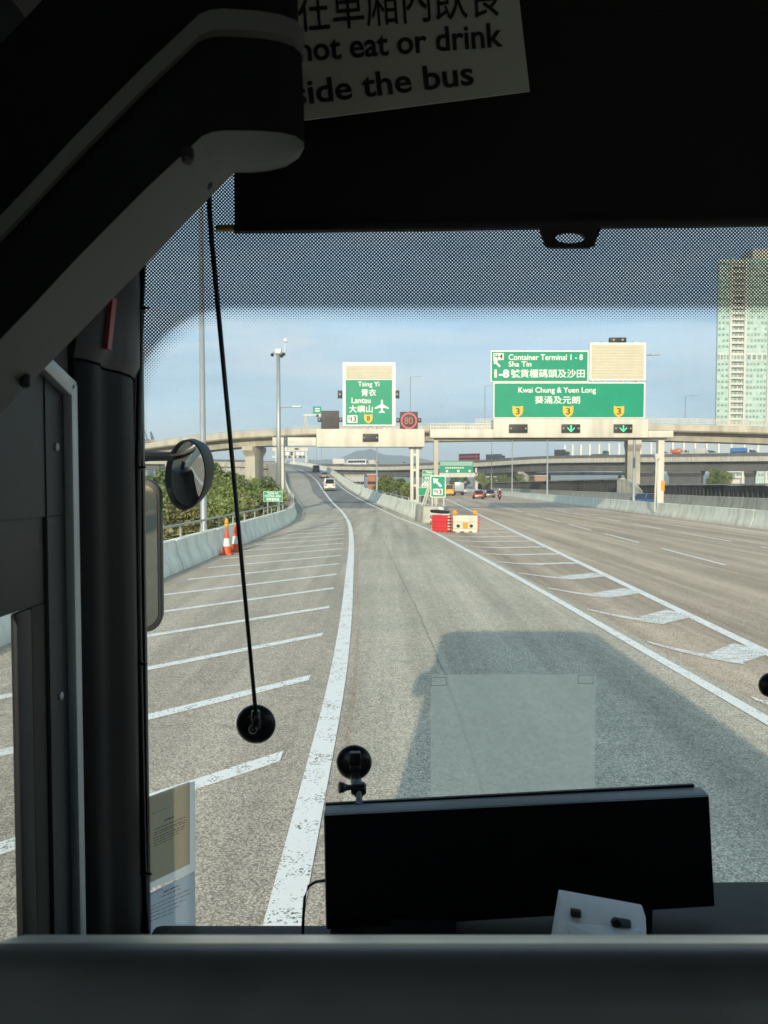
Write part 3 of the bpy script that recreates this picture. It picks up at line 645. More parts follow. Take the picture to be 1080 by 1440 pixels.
# airport direction sign, its own thing on the gantry
s1 = empty('direction_sign', P(519, 600, YG), 'green direction sign for Tsing Yi and Lantau with white aeroplane symbol', 'sign')
panel(s1, 'frame', 482, 509.5, 556, 599, YG, M_SIGNW, .25, .05)
ln = rect(s1, 'blank_panel', 486, 513.5, 552, 533, YG - .02, M_CREAMP, .03)
slats(s1, 487, 514.5, 551, 532.5, YG - .02, 9, M_CREAMP)
panel(s1, 'green_face', 486, 534.2, 551.5, 597, YG - .02, M_GREEN, .03, .04)
yt = YG - .03
lettering_px('Tsing Yi', 503.5, 536.8, 533.5, 545.4, yt, M_LETTER, s1, .006)
lettering_px('青衣', 508, 547, 529, 557, yt, M_LETTER, s1, .006)
lettering_px('Lantau', 494.5, 559, 521, 567, yt, M_LETTER, s1, .006)
lettering_px('大嶼山', 491, 570, 524, 580.2, yt, M_LETTER, s1, .006)
c = P(537, 571.5, yt); u = 9.6 * YG / 1000
plane_pts = [(0, 1.0), (.13, .82), (.15, .28), (1.0, -.18), (1.0, -.36), (.15, -.14), (.11, -.62), (.40, -.82), (.40, -.96), (0, -.84)]
MB().poly([(c.x + a*u, yt, c.z + b*u) for a, b in plane_pts + [(-a, b) for a, b in plane_pts[::-1][1:-1]]]).build('aeroplane_symbol', M_LETTER, s1)
exit_box(s1, 488.5, 584, 502.5, 594.5, YG - .02, '3')
shield(s1, 518, 588.6, 11.5 * YG / 1000, YG - .02, '8')
for xx in (478, 558.5):
    o = rect(s1, 'beacon_box', xx - 3.2, 549, xx + 3.2, 560, YG + .02, M_SIGNAL, .2, .02)
    p = P(xx, 554.5, YG); MB().lathe((p.x, YG + .02, p.z), (0, -1, 0), [(.09, 0), (.09, .04), (.03, .06)], 10).build('lamp', M_LENS, o)
# variable message boards
def vms(x0, y0, x1, y1, label):
    r = empty('message_board', P((x0 + x1)/2, y1, YG), label, 'message board')
    o = rect(r, 'housing', x0, y0, x1, y1, YG - .05, M_VMS, .4, .02)
    for i in range(4):
        z0 = P(x0, y1, YG).z; z1 = P(x0, y0, YG).z
    for xx in (x0 - 2.6, x1 + 2.6):
        bx = rect(r, 'beacon_box', xx - 2.5, (y0+y1)/2 - 3, xx + 2.5, (y0+y1)/2 + 3, YG, M_SIGNAL, .2, .02)
        p = P(xx, (y0+y1)/2, YG); MB().lathe((p.x, YG, p.z), (0, -1, 0), [(.08, 0), (.08, .04), (.03, .06)], 10).build('lamp', M_LENS, bx)
    return r
b1 = vms(451.5, 577.5, 476.5, 602.8, 'blank dark message board on the left half of the slip road gantry')
rect(b1, 'dot_screen', 457, 586, 471.5, 594, YG - .06, M_SIGNAL, .02)
b2 = vms(562.5, 579, 587.5, 602.8, 'dark message board showing a red ringed 80 speed limit')
c = P(575, 591.8, YG); rad = 11.2 * YG / 1000
m = MB(); nr = 40
m.add([(c.x + rad*q_*math.cos(2*math.pi*i/nr), YG - .056, c.z + rad*q_*math.sin(2*math.pi*i/nr)) for q_ in (1, .84) for i in range(nr)], [(i, (i+1) % nr, nr + (i+1) % nr, nr + i) for i in range(nr)]).build('red_ring', M_LED_RED, b2)
lettering('80', c.x - rad*.55, c.x + rad*.5, c.z - rad*.42, c.z + rad*.45, YG - .07, M_LED_AMB, b2, .0)

# right gantry over the motorway
YR = 56.0
g2 = empty('sign_gantry', P(770, 712, YR), 'wide white gantry over the motorway carrying two large green signs', 'gantry'); g2.location.z = 0; OFF[g2.name] = Vector(g2.location)
rect(g2, 'beam', 694, 589, 911.6, 615.4, YR, M_WHITE, 1.2, .04)
rect(g2, 'arm_beam', 605, 603.5, 693.7, 615.6, YR + .1, M_WHITE, 1.0, .03)
rect(g2, 'arm_beam', 911.9, 605.5, 947, 615.2, YR + .1, M_WHITE, 1.0, .03)
rect(g2, 'under_strip', 611, 615.7, 938, 618.0, YR + .3, M_CONC_DARK, .6)
for x0, y0, x1, y1 in ((716, 596.5, 742, 608.5), (790, 596.5, 816, 608.5), (863.5, 596.5, 889.5, 608.5)): signal_box(g2, x0, y0, x1, y1, YR, x0 > 750)
a, b = P(610.5, 616, YR), P(616.8, 616, YR); MB().box(a.x, b.x, YR + .3, YR + .8, .0, a.z - .14).build('leg', M_CONC_CREAM, g2, bevel=.02)
a, b = P(929, 616, YR), P(937.5, 616, YR); MB().box(a.x, b.x, YR + .4, YR + .9, -.2, a.z - .14).build('leg', M_WHITE, g2, bevel=.02)
p0, p1 = P(924.6, 640, YR), P(922, 709, YR); MB().tube([(p0.x, YR + .2, p0.z), (p1.x, YR + .2, p1.z - .6)], .06, 6).build('brace', M_WHITE, g2)
p1 = P(926.5, 709, YR); MB().tube([(p0.x + .05, YR + .25, p0.z), (p1.x, YR + .25, p1.z - .6)], .05, 6).build('brace', M_WHITE, g2)
rect(g2, 'junction_box', 921.5, 638, 928.6, 645.5, YR + .2, M_WHITE, .4, .03)
rect(g2, 'orange_plate', 929.8, 676, 934.5, 690, YR + .38, M_AMBER, .02)
for k in range(22):
    xx = 606 + k*4.0; p = P(xx, 603.5, YR); MB().tube([(p.x, YR + .3, p.z), (p.x, YR + .3, p.z + .45)], .022, 5).build('rail_post', M_SIGNW, g2)
for z in (.22, .45): a, b = P(605, 603.5, YR), P(693, 603.5, YR); MB().tube([(a.x, YR + .3, a.z + z), (b.x, YR + .3, a.z + z)], .02, 5).build('guard_rail', M_SIGNW, g2)
s2 = empty('direction_sign', P(760, 537, YR), 'upper green sign for Container Terminal 1-8 and Sha Tin', 'sign')
panel(s2, 'frame', 690, 493, 827.5, 537.2, YR, M_SIGNW, .2, .06); panel(s2, 'green_face', 691.6, 494.6, 826, 535.8, YR - .02, M_GREEN, .03, .05)
yt = YR - .03
exit_box(s2, 694, 496.5, 708.2, 506.2, YR - .02, '4')
c = P(699, 511.5, YR); diag_arrow(s2, c.x, c.z, 10 * YR / 1000, YR - .02)
lettering_px('Container Terminal 1 - 8', 715.3, 498.2, 819.5, 506.4, yt, M_LETTER, s2, .008)
lettering_px('Sha Tin', 715.3, 508.2, 747.2, 515.6, yt, M_LETTER, s2, .008)
lettering_px('1-8', 695.5, 519.6, 716, 531, yt, M_LETTER, s2, .035)
lettering_px('號貨櫃碼頭及沙田', 718.5, 519.3, 822, 531.2, yt, M_LETTER, s2, .006)
s3 = empty('direction_sign', P(800, 588, YR), 'wide lower green sign for Kwai Chung and Yuen Long with three yellow shields', 'sign')
panel(s3, 'frame', 694, 537.6, 907, 588.3, YR + .03, M_SIGNW, .2, .06); panel(s3, 'green_face', 695.5, 539.2, 905, 586.8, YR + .01, M_GREEN, .03, .05)
lettering_px('Kwai Chung & Yuen Long', 729, 544.5, 838, 554.6, YR, M_LETTER, s3, .006)
lettering_px('葵涌及元朗', 752, 557, 815.5, 567.8, YR, M_LETTER, s3, .006)
for xx in (728, 798.8, 870.3): shield(s3, xx, 578.5, 14.5 * YR / 1000, YR + .01, '3')
s4 = empty('blank_sign', P(868, 535, YR), 'blank cream louvred sign beside the Container Terminal sign', 'sign')
panel(s4, 'frame', 829.3, 481.8, 907.8, 535, YR, M_SIGNW, .25, .05)
rect(s4, 'backing', 831.5, 484, 905.8, 533, YR - .02, M_CREAMP, .03); slats(s4, 832.5, 485, 904.8, 532.2, YR - .02, 22, M_CREAMP)
o = rect(s4, 'beacon_box', 857.5, 474.5, 881, 481.4, YR, M_SIGNAL, .3, .02)
for xx in (863, 875.5): p = P(xx, 478, YR); MB().lathe((p.x, YR, p.z), (0, -1, 0), [(.09, 0), (.09, .04), (.03, .06)], 10).build('lamp', M_LENS, o)
for xx in (845, 890, 903): p = P(xx, 481, YR); MB().lathe((p.x, YR + .1, p.z - .02), (0, 0, 1), [(.07, 0), (.07, .08), (.02, .14)], 8).build('lifting_eye', M_GALV, s4)
for xx in (833, 850, 875, 897): p = P(xx, 536.3, YR + .1); MB().box(p.x - .1, p.x + .1, YR + .06, YR + .2, p.z - .07, p.z + .06).build('bracket', M_GALV, s4)

# far gantry down the motorway
YF = 330.0
g3 = empty('sign_gantry', P(642, 690, YF), 'distant gantry with green sign far down the motorway', 'gantry'); g3.location.z = 0; OFF[g3.name] = Vector(g3.location)
rect(g3, 'beam', 618, 665, 672, 671, YF, M_WHITE, 1.2)
rect(g3, 'green_face', 618, 648, 665.5, 665, YF - .1, M_GREEN, .2)
rect(g3, 'top_band', 619, 649.2, 664.5, 655, YF - .2, mat('far_sign_pale', (.25, .40, .32), .6), .08)
for i in range(9): rect(g3, 'letter_block', 626 + i*3.0, 657.2, 628 + i*3.0, 658.8, YF - .25, M_LETTER, .06)
for xx in (627, 643, 659): rect(g3, 'letter_block', xx, 661, xx + 3, 664, YF - .25, M_LETTER, .06)
for xx in (617, 670.5): p = P(xx, 671, YF); MB().box(p.x - .5, p.x + .5, YF + .2, YF + 1, 0, p.z).build('leg', M_WHITE, g3)
p = P(669.5, 661, YF); MB().box(p.x - .4, p.x + .4, YF, YF + .5, p.z - 2, p.z + 1).build('mast', M_WHITE, g3)

# gantry far up the ramp
YA = 290.0
g4 = empty('ramp_gantry', P(415, 655, YA), 'white double-beam gantry far up the climbing ramp', 'gantry'); OFF[g4.name] = Vector(g4.location)
rect(g4, 'beam', 383, 629.5, 433.5, 634.5, YA, M_WHITE, 1.2); rect(g4, 'beam', 383, 641, 433, 644, YA + 14, M_WHITE, 1.2)
for xx, yb in ((430.5, 655), (413, 656), (388, 657)): a, b = P(xx - 1.3, 634, YA), P(xx + 1.3, yb, YA); MB().box(a.x, b.x, YA + .2, YA + .8, b.z - 3, a.z + .2).build('leg', M_WHITE, g4)
p = P(435, 643, YA + 14); MB().tube([(p.x, YA + 14.2, p.z), (p.x + .6, YA + 14.2, p.z - 6)], .25, 6).build('leg', M_WHITE, g4)
for k, xx in enumerate((397, 404, 411, 419, 425)): rect(g4, 'cabinet', xx - 2.4, 635.5, xx + 2.4, 640.2, YA + 10, M_SIGNW if k != 2 else M_SIGNAL, .5)
rect(g4, 'lane_signal', 414.5, 630, 419.5, 632.5, YA - .2, M_SIGNAL, .15)
# gantry standing on the upper viaduct
pv, tv = nearest(up, 430)
g5 = empty('viaduct_gantry', (pv.x, pv.y, pv.z - 1), 'small white gantry with green sign standing on the upper viaduct', 'gantry')
YV = pv.y + 4
for a_, b_ in ((429.5, 426.5), (430.5, 433)): p, q = P(a_, 584, YV), P(b_, 604, YV); MB().tube([p, (q.x, YV, pv.z - 1.05)], .16, 6).build('leg', M_WHITE, g5)
rect(g5, 'arm', 426, 582.5, 456, 585, YV - .2, M_WHITE, .4); rect(g5, 'green_face', 440, 571.5, 452, 581.5, YV - .3, M_GREEN, .12); rect(g5, 'lane_signal', 444.5, 582.8, 448, 586.5, YV - .35, M_SIGNAL, .12)
for k in range(2): rect(g5, 'letter_block', 443, 574 + k*3.2, 449.5, 575.4 + k*3.2, YV - .33, M_LETTER, .02)

# small signs
def small_sign(label, x0, y0, x1, y1, Y, lines, posts, zb=-.35, name='road_sign'):
    r = empty(name, P((x0+x1)/2, y1, Y), label, 'sign'); r.location.z = zb; OFF[r.name] = Vector(r.location)
    panel(r, 'frame', x0, y0, x1, y1, Y, M_SIGNW, .06, .04); e = .5
    panel(r, 'green_face', x0 + e, y0 + e, x1 - e, y1 - e, Y - .012, M_GREEN, .02, .03)
    for s, a, b, c_, d in lines: lettering_px(s, a, b, c_, d, Y - .02, M_LETTER, r, .012)
    for xx in posts: p = P(xx, y1, Y); MB().tube([(p.x, Y + .1, zb), (p.x, Y + .1, p.z + .3)], .045, 8).build('post', M_GALV, r)
    return r
small_sign('small green Tsing Ma Control Area sign beside the left gantry leg', 370.3, 691, 397, 705.6, 43.0, [('TSING MA', 375.5, 692.3, 391.5, 695.3), ('CONTROL AREA', 372, 696.2, 395, 699.2), ('青馬管制區', 374.5, 700.2, 393, 704.4)], (376, 392))
small_sign('green Tsing Ma Control Area sign behind the gore arrow sign', 594, 661.2, 617.5, 675, 58.5, [('TSING MA', 598.5, 662.4, 613, 665.4), ('CONTROL AREA', 595.3, 666.3, 616.2, 669.2), ('青馬管制區', 597, 670.2, 614.5, 674)], (597, 614), 0)
r = small_sign('green sign with white diagonal stripes behind the gore struts', 593.5, 676, 607, 685.2, 57.5, [], (600,), 0)
for k in range(3):
    c = P(596 + k*3.6, 680.6, 57.47); w = .12
    MB().poly([(c.x - .13 - w, c.y, c.z - .2), (c.x - .13, c.y, c.z - .2), (c.x + .2, c.y, c.z + .2), (c.x + .2 - w, c.y, c.z + .2)]).build('stripe', M_LETTER, r)
small_sign('low plain green sign beside the gantry leg at the gore', 588, 685.6, 606, 697, 57.0, [], (591, 603), 0)
# gore: arrow sign on a concrete block with struts
YB = 45.0
gb = empty('gore_block', P(611, 733, YB), 'weathered concrete end block at the tip of the gore', 'block'); gb.location.z = 0; OFF[gb.name] = Vector(gb.location)
a, b = P(594, 711.5, YB), P(627.5, 736, YB)
MB().hexa([(a.x, YB, 0), (b.x - .25, YB, 0), (b.x - .2, YB + 2.4, 0), (a.x - .4, YB + 2.4, 0), (a.x + .08, YB + .1, 1.02), (b.x - .25, YB + .1, 1.02), (b.x - .3, YB + 2.4, 1.12), (a.x - .3, YB + 2.4, 1.12)]).build('block', M_CONC, gb, bevel=.04)
gl = empty('warning_lamp', P(620, 719, YB - .1), 'round pale yellow warning lamp on the front of the gore block', 'lamp')
p = P(620.3, 717, YB - .12)
MB().lathe((p.x, YB - .02, p.z), (0, -1, 0), [(.17, 0), (.19, .05), (.16, .09), (.05, .11)], 20).build('lens', mat('lamp_pale', (.60, .60, .42), .3), gl)
MB().box(p.x - .17, p.x + .17, YB - .10, YB + .02, p.z - .3, p.z - .19).build('base', M_YELLOW, gl)
YW = 44.2
ga = empty('arrow_sign', P(616, 711, YW + 1.5), 'green exit arrow sign on white posts above the gore block', 'sign'); ga.location.z = 1.03; OFF[ga.name] = Vector(ga.location)
panel(ga, 'frame', 605.4, 668.8, 626.6, 699.6, YW + 1.5, M_SIGNW, .08, .08); panel(ga, 'green_face', 606.5, 670, 625.5, 698.4, YW + 1.48, M_GREEN, .03, .06)
c = P(615.2, 679, YW + 1.5); diag_arrow(ga, c.x, c.z, 12.5 * .0457, YW + 1.48)
exit_box(ga, 609, 687.4, 622.5, 696, YW + 1.48, '3')
for xx in (608, 613.5, 624): p = P(xx, 699, YW + 1.6); MB().tube([(p.x, YW + 1.62, 1.03), (p.x, YW + 1.62, p.z + .4)], .05, 8).build('post', M_WHITE, ga)
for xa, ya, xb, yb, dy in ((605, 676, 593.5, 708, .3), (606, 679, 597, 711, .5)):
    p, q = P(xa, ya, YW + 1.7), P(xb, yb, YW + 1.7 + dy); MB().tube([p, (q.x, q.y, 1.06)], .05, 7).build('strut', M_WHITE, ga)

# CCTV mast beside the left gantry
cm = empty('camera_mast', (P(391.3, 700, 60).x, 60, -.35), 'tall grey camera mast rising beside the left gantry leg', 'mast')
p = P(391.3, 497, 60)
MB().tube([(p.x, 60, -.35), (p.x, 60, p.z)], [.22, .15], 12).build('pole', M_GALV, cm, smooth=True)
MB().box(p.x - .25, p.x + .25, 59.8, 60.2, p.z - .05, p.z + .35).build('head_box', M_GALV, cm, bevel=.03)
MB().tube([(p.x - .5, 60, p.z + .05), (p.x + .55, 60, p.z + .05)], .04, 6).build('cross_arm', M_GALV, cm)
for s, z in ((-.5, -.25), (.45, -.2), (.28, -.35)): MB().lathe((p.x + s, 60, p.z + z), (0, 0, 1), [(.05, 0), (.14, .06), (.14, .2), (.06, .27)], 10).build('camera_dome', M_SIGNAL, cm)
q = P(401.5, 479, 60); MB().tube([(p.x + .5, 60, p.z), (q.x, 60, q.z)], .02, 5).build('whip', M_GALV, cm)
MB().lathe((q.x, 60, q.z - .15), (0, 0, 1), [(.05, 0), (.15, .05), (.15, .3), (.05, .36)], 10).build('camera_dome', M_SIGNW, cm)
q0, q1 = P(392, 573, 60), P(424, 572.5, 60); MB().tube([(q0.x, 60, q0.z), (q1.x - .6, 60, q1.z)], .045, 6).build('lamp_arm', M_GALV, cm)
MB().box(q1.x - .8, q1.x, 59.85, 60.15, q1.z - .04, q1.z + .08).build('lamp_head', M_GALV, cm, bevel=.02)
bl = empty('gate_post', (P(388, 720, 56).x, 56, -.35), 'stubby cream post behind the end of the left barrier', 'post')
MB().tube([(P(387, 720, 56).x, 56, -.35), (P(387, 720, 56).x, 56, 1.45)], .26, 14).build('shaft', M_CREAMP, bl, smooth='auto')
MB().tube([(P(387, 720, 56).x, 56, 1.45), (P(387, 720, 56).x, 56, 1.56)], .31, 14).build('cap', M_CREAMP, bl, smooth='auto')

# ------------------------------------------------------------------ lamp posts
def lamp_post(label, x, y, z0, z1, arm=1.7, r=.11, dirx=1.0, two=False):
    ro = empty('street_lamp', (x, y, z0), label, 'street lamp', 'street lamps')
    MB().tube([(x, y, z0), (x, y, z0 + 1.2), (x, y, z0 + 1.25), (x, y, z1)], [r*1.35, r*1.3, r, r*.62], 12).build('pole', M_GALV, ro, smooth=True)
    for s in ((dirx, -dirx) if two else (dirx,)):
        MB().tube([(x, y, z1 - .1), (x + s*arm*.35, y, z1 + .08), (x + s*arm, y, z1 + .12)], [.06, .05, .04], 8).build('arm', M_GALV, ro, smooth=True)
        c0 = x + s*arm
        MB().hexa([(c0 - .05*s, y - .13, z1 + .06), (c0 + .75*s, y - .10, z1 + .10), (c0 + .75*s, y + .10, z1 + .10), (c0 - .05*s, y + .13, z1 + .06), (c0 - .05*s, y - .10, z1 + .2), (c0 + .75*s, y - .06, z1 + .17), (c0 + .75*s, y + .06, z1 + .17), (c0 - .05*s, y + .10, z1 + .2)]).build('lamp_head', M_GALV, ro, bevel=.02)
    return ro
lamp_post('tall grey lamp post nearest on the left, behind the cones', -6.22, 24.5, -.35, 12.8, 1.8, .115)
for Yl, lb in ((63, 'lamp post at the median barrier just left of the right gantry leg'), (105, 'second nearest lamp post along the median barrier'), (144, 'third nearest lamp post along the median barrier'), (184, 'farthest lamp post along the median barrier')):
    lamp_post(lb, 19.15 + .047*Yl, Yl, -.2, 13.7, 1.4, .13, two=True)
p = P(530, 690, 95); lamp_post('lamp post rising behind the right ramp parapet beneath the slip road gantry', p.x, 95, -.35, 11.0, 1.5, .12)
for px, yt, lb in ((577, 530, 'lamp post on the upper viaduct above the speed limit board'), (682, 543, 'lamp post on the upper viaduct left of the Kwai Chung sign'), (964, 557, 'lamp post on the upper viaduct right of the blank sign')):
    pp, tt = nearest(up, px); q = P(px, yt, pp.y + 6); lamp_post(lb, q.x, pp.y + 6, pp.z - 1.02, q.z, 2.2, .13)
for px in (445, 452):
    pp, tt = nearest(mid, px); q = P(px, 612, pp.y + 8); lamp_post('left of the two slim lamp posts under the slip gantry beam' if px == 445 else 'right of the two slim lamp posts under the slip gantry beam', q.x, pp.y + 8, pp.z - 1.3, q.z, 2, .18)

# ------------------------------------------------------------------ cones and water-filled barriers
def cone(label, p, lamp):
    r = empty('traffic_cone', (p.x, p.y, .008), label, 'traffic cone', 'traffic cones by the left barrier')
    z = .008
    MB().box(p.x - .2, p.x + .2, p.y - .2, p.y + .2, z, z + .045).build('base', M_ORANGE, r, bevel=.012)
    prof = [(.165, .045), (.135, .28), (.128, .285), (.095, .56), (.088, .565), (.035, .95)]
    def part(i, nm, m_): MB().lathe((p.x, p.y, z), (0, 0, 1), [prof[i], prof[i+1]], 20).build(nm, m_, r, smooth='auto')
    part(0, 'body', M_ORANGE); part(2, 'reflective_band', M_REFL); part(4, 'body', M_ORANGE)
    if lamp:
        MB().lathe((p.x, p.y, z + .95), (0, 0, 1), [(.05, 0), (.085, .06), (.085, .1)], 14).build('lamp_base', M_YELLOW, r)
        MB().lathe((p.x, p.y, z + 1.05), (0, 0, 1), [(.06, 0), (.075, .06), (.05, .17), (.015, .21)], 14).build('lamp', M_AMBER, r, smooth=True)
cone('nearer orange and white cone with amber lamp on top', G(319, 780), True)
cone('farther orange and white cone without lamp', G(331, 776), False)

def water_barrier(label, c, rot, w, mat_, lamps, fins, plate):
    r = empty('water_barrier', (0, 0, 0), label, 'barrier', 'water-filled barriers at the gore')
    h, d = .86, .42
    m = MB(); n = 5
    for k in range(n):                                   # stepped horizontal ribs moulded in the shell
        z0, z1 = .06 + k*(h - .06)/n, .06 + (k + 1)*(h - .06)/n; e = .0 if k % 2 else .03
        m.hexa([(-w/2, -d/2 - .02 + e, z0), (w/2, -d/2 - .02 + e, z0), (w/2, d/2 + .02 - e, z0), (-w/2, d/2 + .02 - e, z0), (-w/2, -d/2 + .03, z1 - .004), (w/2, -d/2 + .03, z1 - .004), (w/2, d/2 - .03, z1 - .004), (-w/2, d/2 - .03, z1 - .004)])
    m.build('shell', mat_, r)
    for x in (-w*.3, w*.05, w*.38): MB().box(x - .12, x + .12, -d/2 + .02, d/2 - .02, 0, .06).build('foot', mat_, r)
    for s in (-1, 1):
        for k in range(5): MB().box(s*w/2 + (0 if s > 0 else -.09), s*w/2 + (.09 if s > 0 else 0), -.14, .14, .1 + k*.155, .185 + k*.155).build('hinge_lug', fins, r, bevel=.01)
    for x in lamps:
        MB().box(x - .03, x + .03, -.03, .03, h - .01, h + .05).build('lamp_stem', M_BLACK, r)
        MB().lathe((x, -.08, h + .14), (0, 1, 0), [(.06, 0), (.115, .03), (.115, .13), (.06, .16)], 16).build('lamp', M_AMBER, r)
    if plate:
        MB().box(-.13, .13, -d/2 - .045, -d/2 - .022, .22, .5).build('orange_plate', M_AMBER, r)
        for x in (-.36, .30): MB().lathe((x, -d/2 + .02, .33), (0, -1, 0), [(.085, 0), (.085, .045), (.05, .05)], 14).build('filler_hole', M_BLACK, r)
    r.location = (c.x, c.y, .006); r.rotation_euler = (0, 0, rot)
    return r
c = G(654, 749); c.y += .2
water_barrier('white water-filled barrier with orange plate and two amber lamps', c, .04, 1.24, M_WPLASTIC, (-.5, .52), M_RED, True)
c2 = Vector((c.x - .74 - .52*.75, c.y + .10 + .52*.66, 0))
water_barrier('red water-filled barrier joined to the left end of the white one', c2, -.72, .95, M_RED, (), M_WPLASTIC, False)
c3 = G(616, 740); c3.y += 1.0
kb = empty('crash_cushion', (c3.x, c3.y, .006), 'low crash cushion striped black and white behind the red barrier', 'cushion')
for k in range(5):
    z0 = .05 + k*.18; MB().hexa([(c3.x - .35, c3.y + .6, z0), (c3.x + .30, c3.y - .35, z0 - .04), (c3.x + .75, c3.y - .2, z0 - .04), (c3.x + .2, c3.y + 1.2, z0), (c3.x - .35, c3.y + .6, z0 + .14), (c3.x + .30, c3.y - .35, z0 + .10), (c3.x + .75, c3.y - .2, z0 + .10), (c3.x + .2, c3.y + 1.2, z0 + .14)]).build('band', M_BLACK if k % 2 == 0 else M_REFL, kb)
MB().hexa([(c3.x - .3, c3.y + .62, 0), (c3.x + .30, c3.y - .27, 0), (c3.x + .7, c3.y - .15, 0), (c3.x + .2, c3.y + 1.15, 0), (c3.x - .3, c3.y + .62, .85), (c3.x + .30, c3.y - .27, .82), (c3.x + .7, c3.y - .15, .82), (c3.x + .2, c3.y + 1.15, .85)]).build('core', M_BLACK, kb)

# ------------------------------------------------------------------ vehicles
def wheel(root, x, y, r, w):
    o = MB().lathe((x - w/2, y, r), (1, 0, 0), [(r*.6, 0), (r*.95, 0), (r, w*.2), (r, w*.8), (r*.95, w), (r*.6, w)], 16).build('wheel', M_TYRE, root, smooth='auto')
    MB().lathe((x - w/2 - .005, y, r), (1, 0, 0), [(r*.15, 0), (r*.58, .01), (r*.58, w), (r*.15, w + .01)], 12).build('rim', M_RIM, o)
def paintmat(col): return mat('car_paint_%02d_%02d_%02d' % tuple(int(c*99) for c in col), col, .28, .0, var=.04, spec=.6)
def car(label, x, y, z, rot, col, Ln=4.3, Wd=1.75, Ht=1.42, boxy=False, cat='car', group=None, name='car', pitch=0.0):
    """local: +y forward, origin at ground centre"""
    r = empty(name, (0, 0, 0), label, cat, group); pm = paintmat(col); h = Ln/2; w = Wd/2; bz = .52*Ht + .12
    def ring(yy, zt, ww, zb=.22): return [(-ww*.93, yy, zb), (ww*.93, yy, zb), (ww, yy, (zb+zt)*.5), (ww*.95, yy, zt - .05), (ww*.80, yy, zt), (-ww*.80, yy, zt), (-ww*.95, yy, zt - .05), (-ww, yy, (zb+zt)*.5)]
    if boxy: st = [(-h, bz - .08, w*.93), (-h + .08, bz + .02, w), (0, bz + .02, w), (h*.72, bz - .02, w*.98), (h*.97, bz - .3, w*.9), (h, bz - .36, w*.8)]
    else: st = [(-h, bz - .2, w*.84), (-h + .12, bz - .02, w*.95), (-h*.45, bz + .03, w), (h*.35, bz, w), (h*.85, bz - .17, w*.93), (h, bz - .32, w*.78)]
    MB().loft([ring(*s) for s in st]).build('body', pm, r, smooth='auto')
    zr = Ht
    if boxy: cb = [(-h + .06, w*.95, bz), (-h + .16, w*.86, zr)]; fr = [(h*.55, w*.95), (h*.25, w*.84)]
    else: cb = [(-h + .42, w*.90, bz), (-h + 1.05, w*.72, zr)]; fr = [(h*.42, w*.90), (h*.05, w*.72)]
    yb0, yb1, yf0, yf1 = cb[0][0], cb[1][0], fr[0][0], fr[1][0]; wb, wt = cb[0][1], cb[1][1]
    base = [(-wb, yb0, bz - .03), (wb, yb0, bz - .03), (wb, yf0, bz - .03), (-wb, yf0, bz - .03)]; top = [(-wt, yb1, zr), (wt, yb1, zr), (wt, yf1, zr), (-wt, yf1, zr)]
    MB().hexa(base + top).build('cabin', pm, r, bevel=.06)
    V = lambda t: Vector(t)
    def win(nm, a, b, c_, d, push):
        a, b, c_, d = map(V, (a, b, c_, d)); ce = (a + b + c_ + d)/4
        q = [ce + (p - ce)*.86 + V(push)*.012 for p in (a, b, c_, d)]
        MB().prism(q, V(push)*.012).build(nm, M_GLASSDARK, r)
    win('rear_window', base[0], base[1], top[1], top[0], (0, -1, .3)); win('windscreen', base[2], base[3], top[3], top[2], (0, 1, .3))
    win('side_window', base[1], base[2], top[2], top[1], (1, 0, .2)); win('side_window', base[3], base[0], top[0], top[3], (-1, 0, .2))
    for sx in (-1, 1):
        for yy in (-h*.60, h*.62): wheel(r, sx*(w - .09), yy, .31, .2)
        zl = bz - .2
        MB().box(sx*(w*.70) - .15, sx*(w*.70) + .15, -h - .02, -h + .12, zl - .1, zl + .12).build('tail_light', M_TAIL, r, bevel=.02)
        MB().box(sx*(w*.62) - .17, sx*(w*.62) + .17, h - .16, h + .005, zl - .12, zl + .02).build('headlight', M_RIM, r, bevel=.02)
        MB().box(sx*(w + .02) - .09, sx*(w + .02) + .09, h*.34, h*.42, bz + .02, bz + .15).build('wing_mirror', pm, r, bevel=.02)
    MB().box(-w*.88, w*.88, -h - .07, -h + .1, .25, .48).build('bumper', M_BLACK, r, bevel=.03)
    MB().box(-.26, .26, -h - .085, -h - .06, .55, .67).build('number_plate', M_PLATE, r)
    r.location = (x, y, z); r.rotation_euler = (pitch, 0, rot); return r
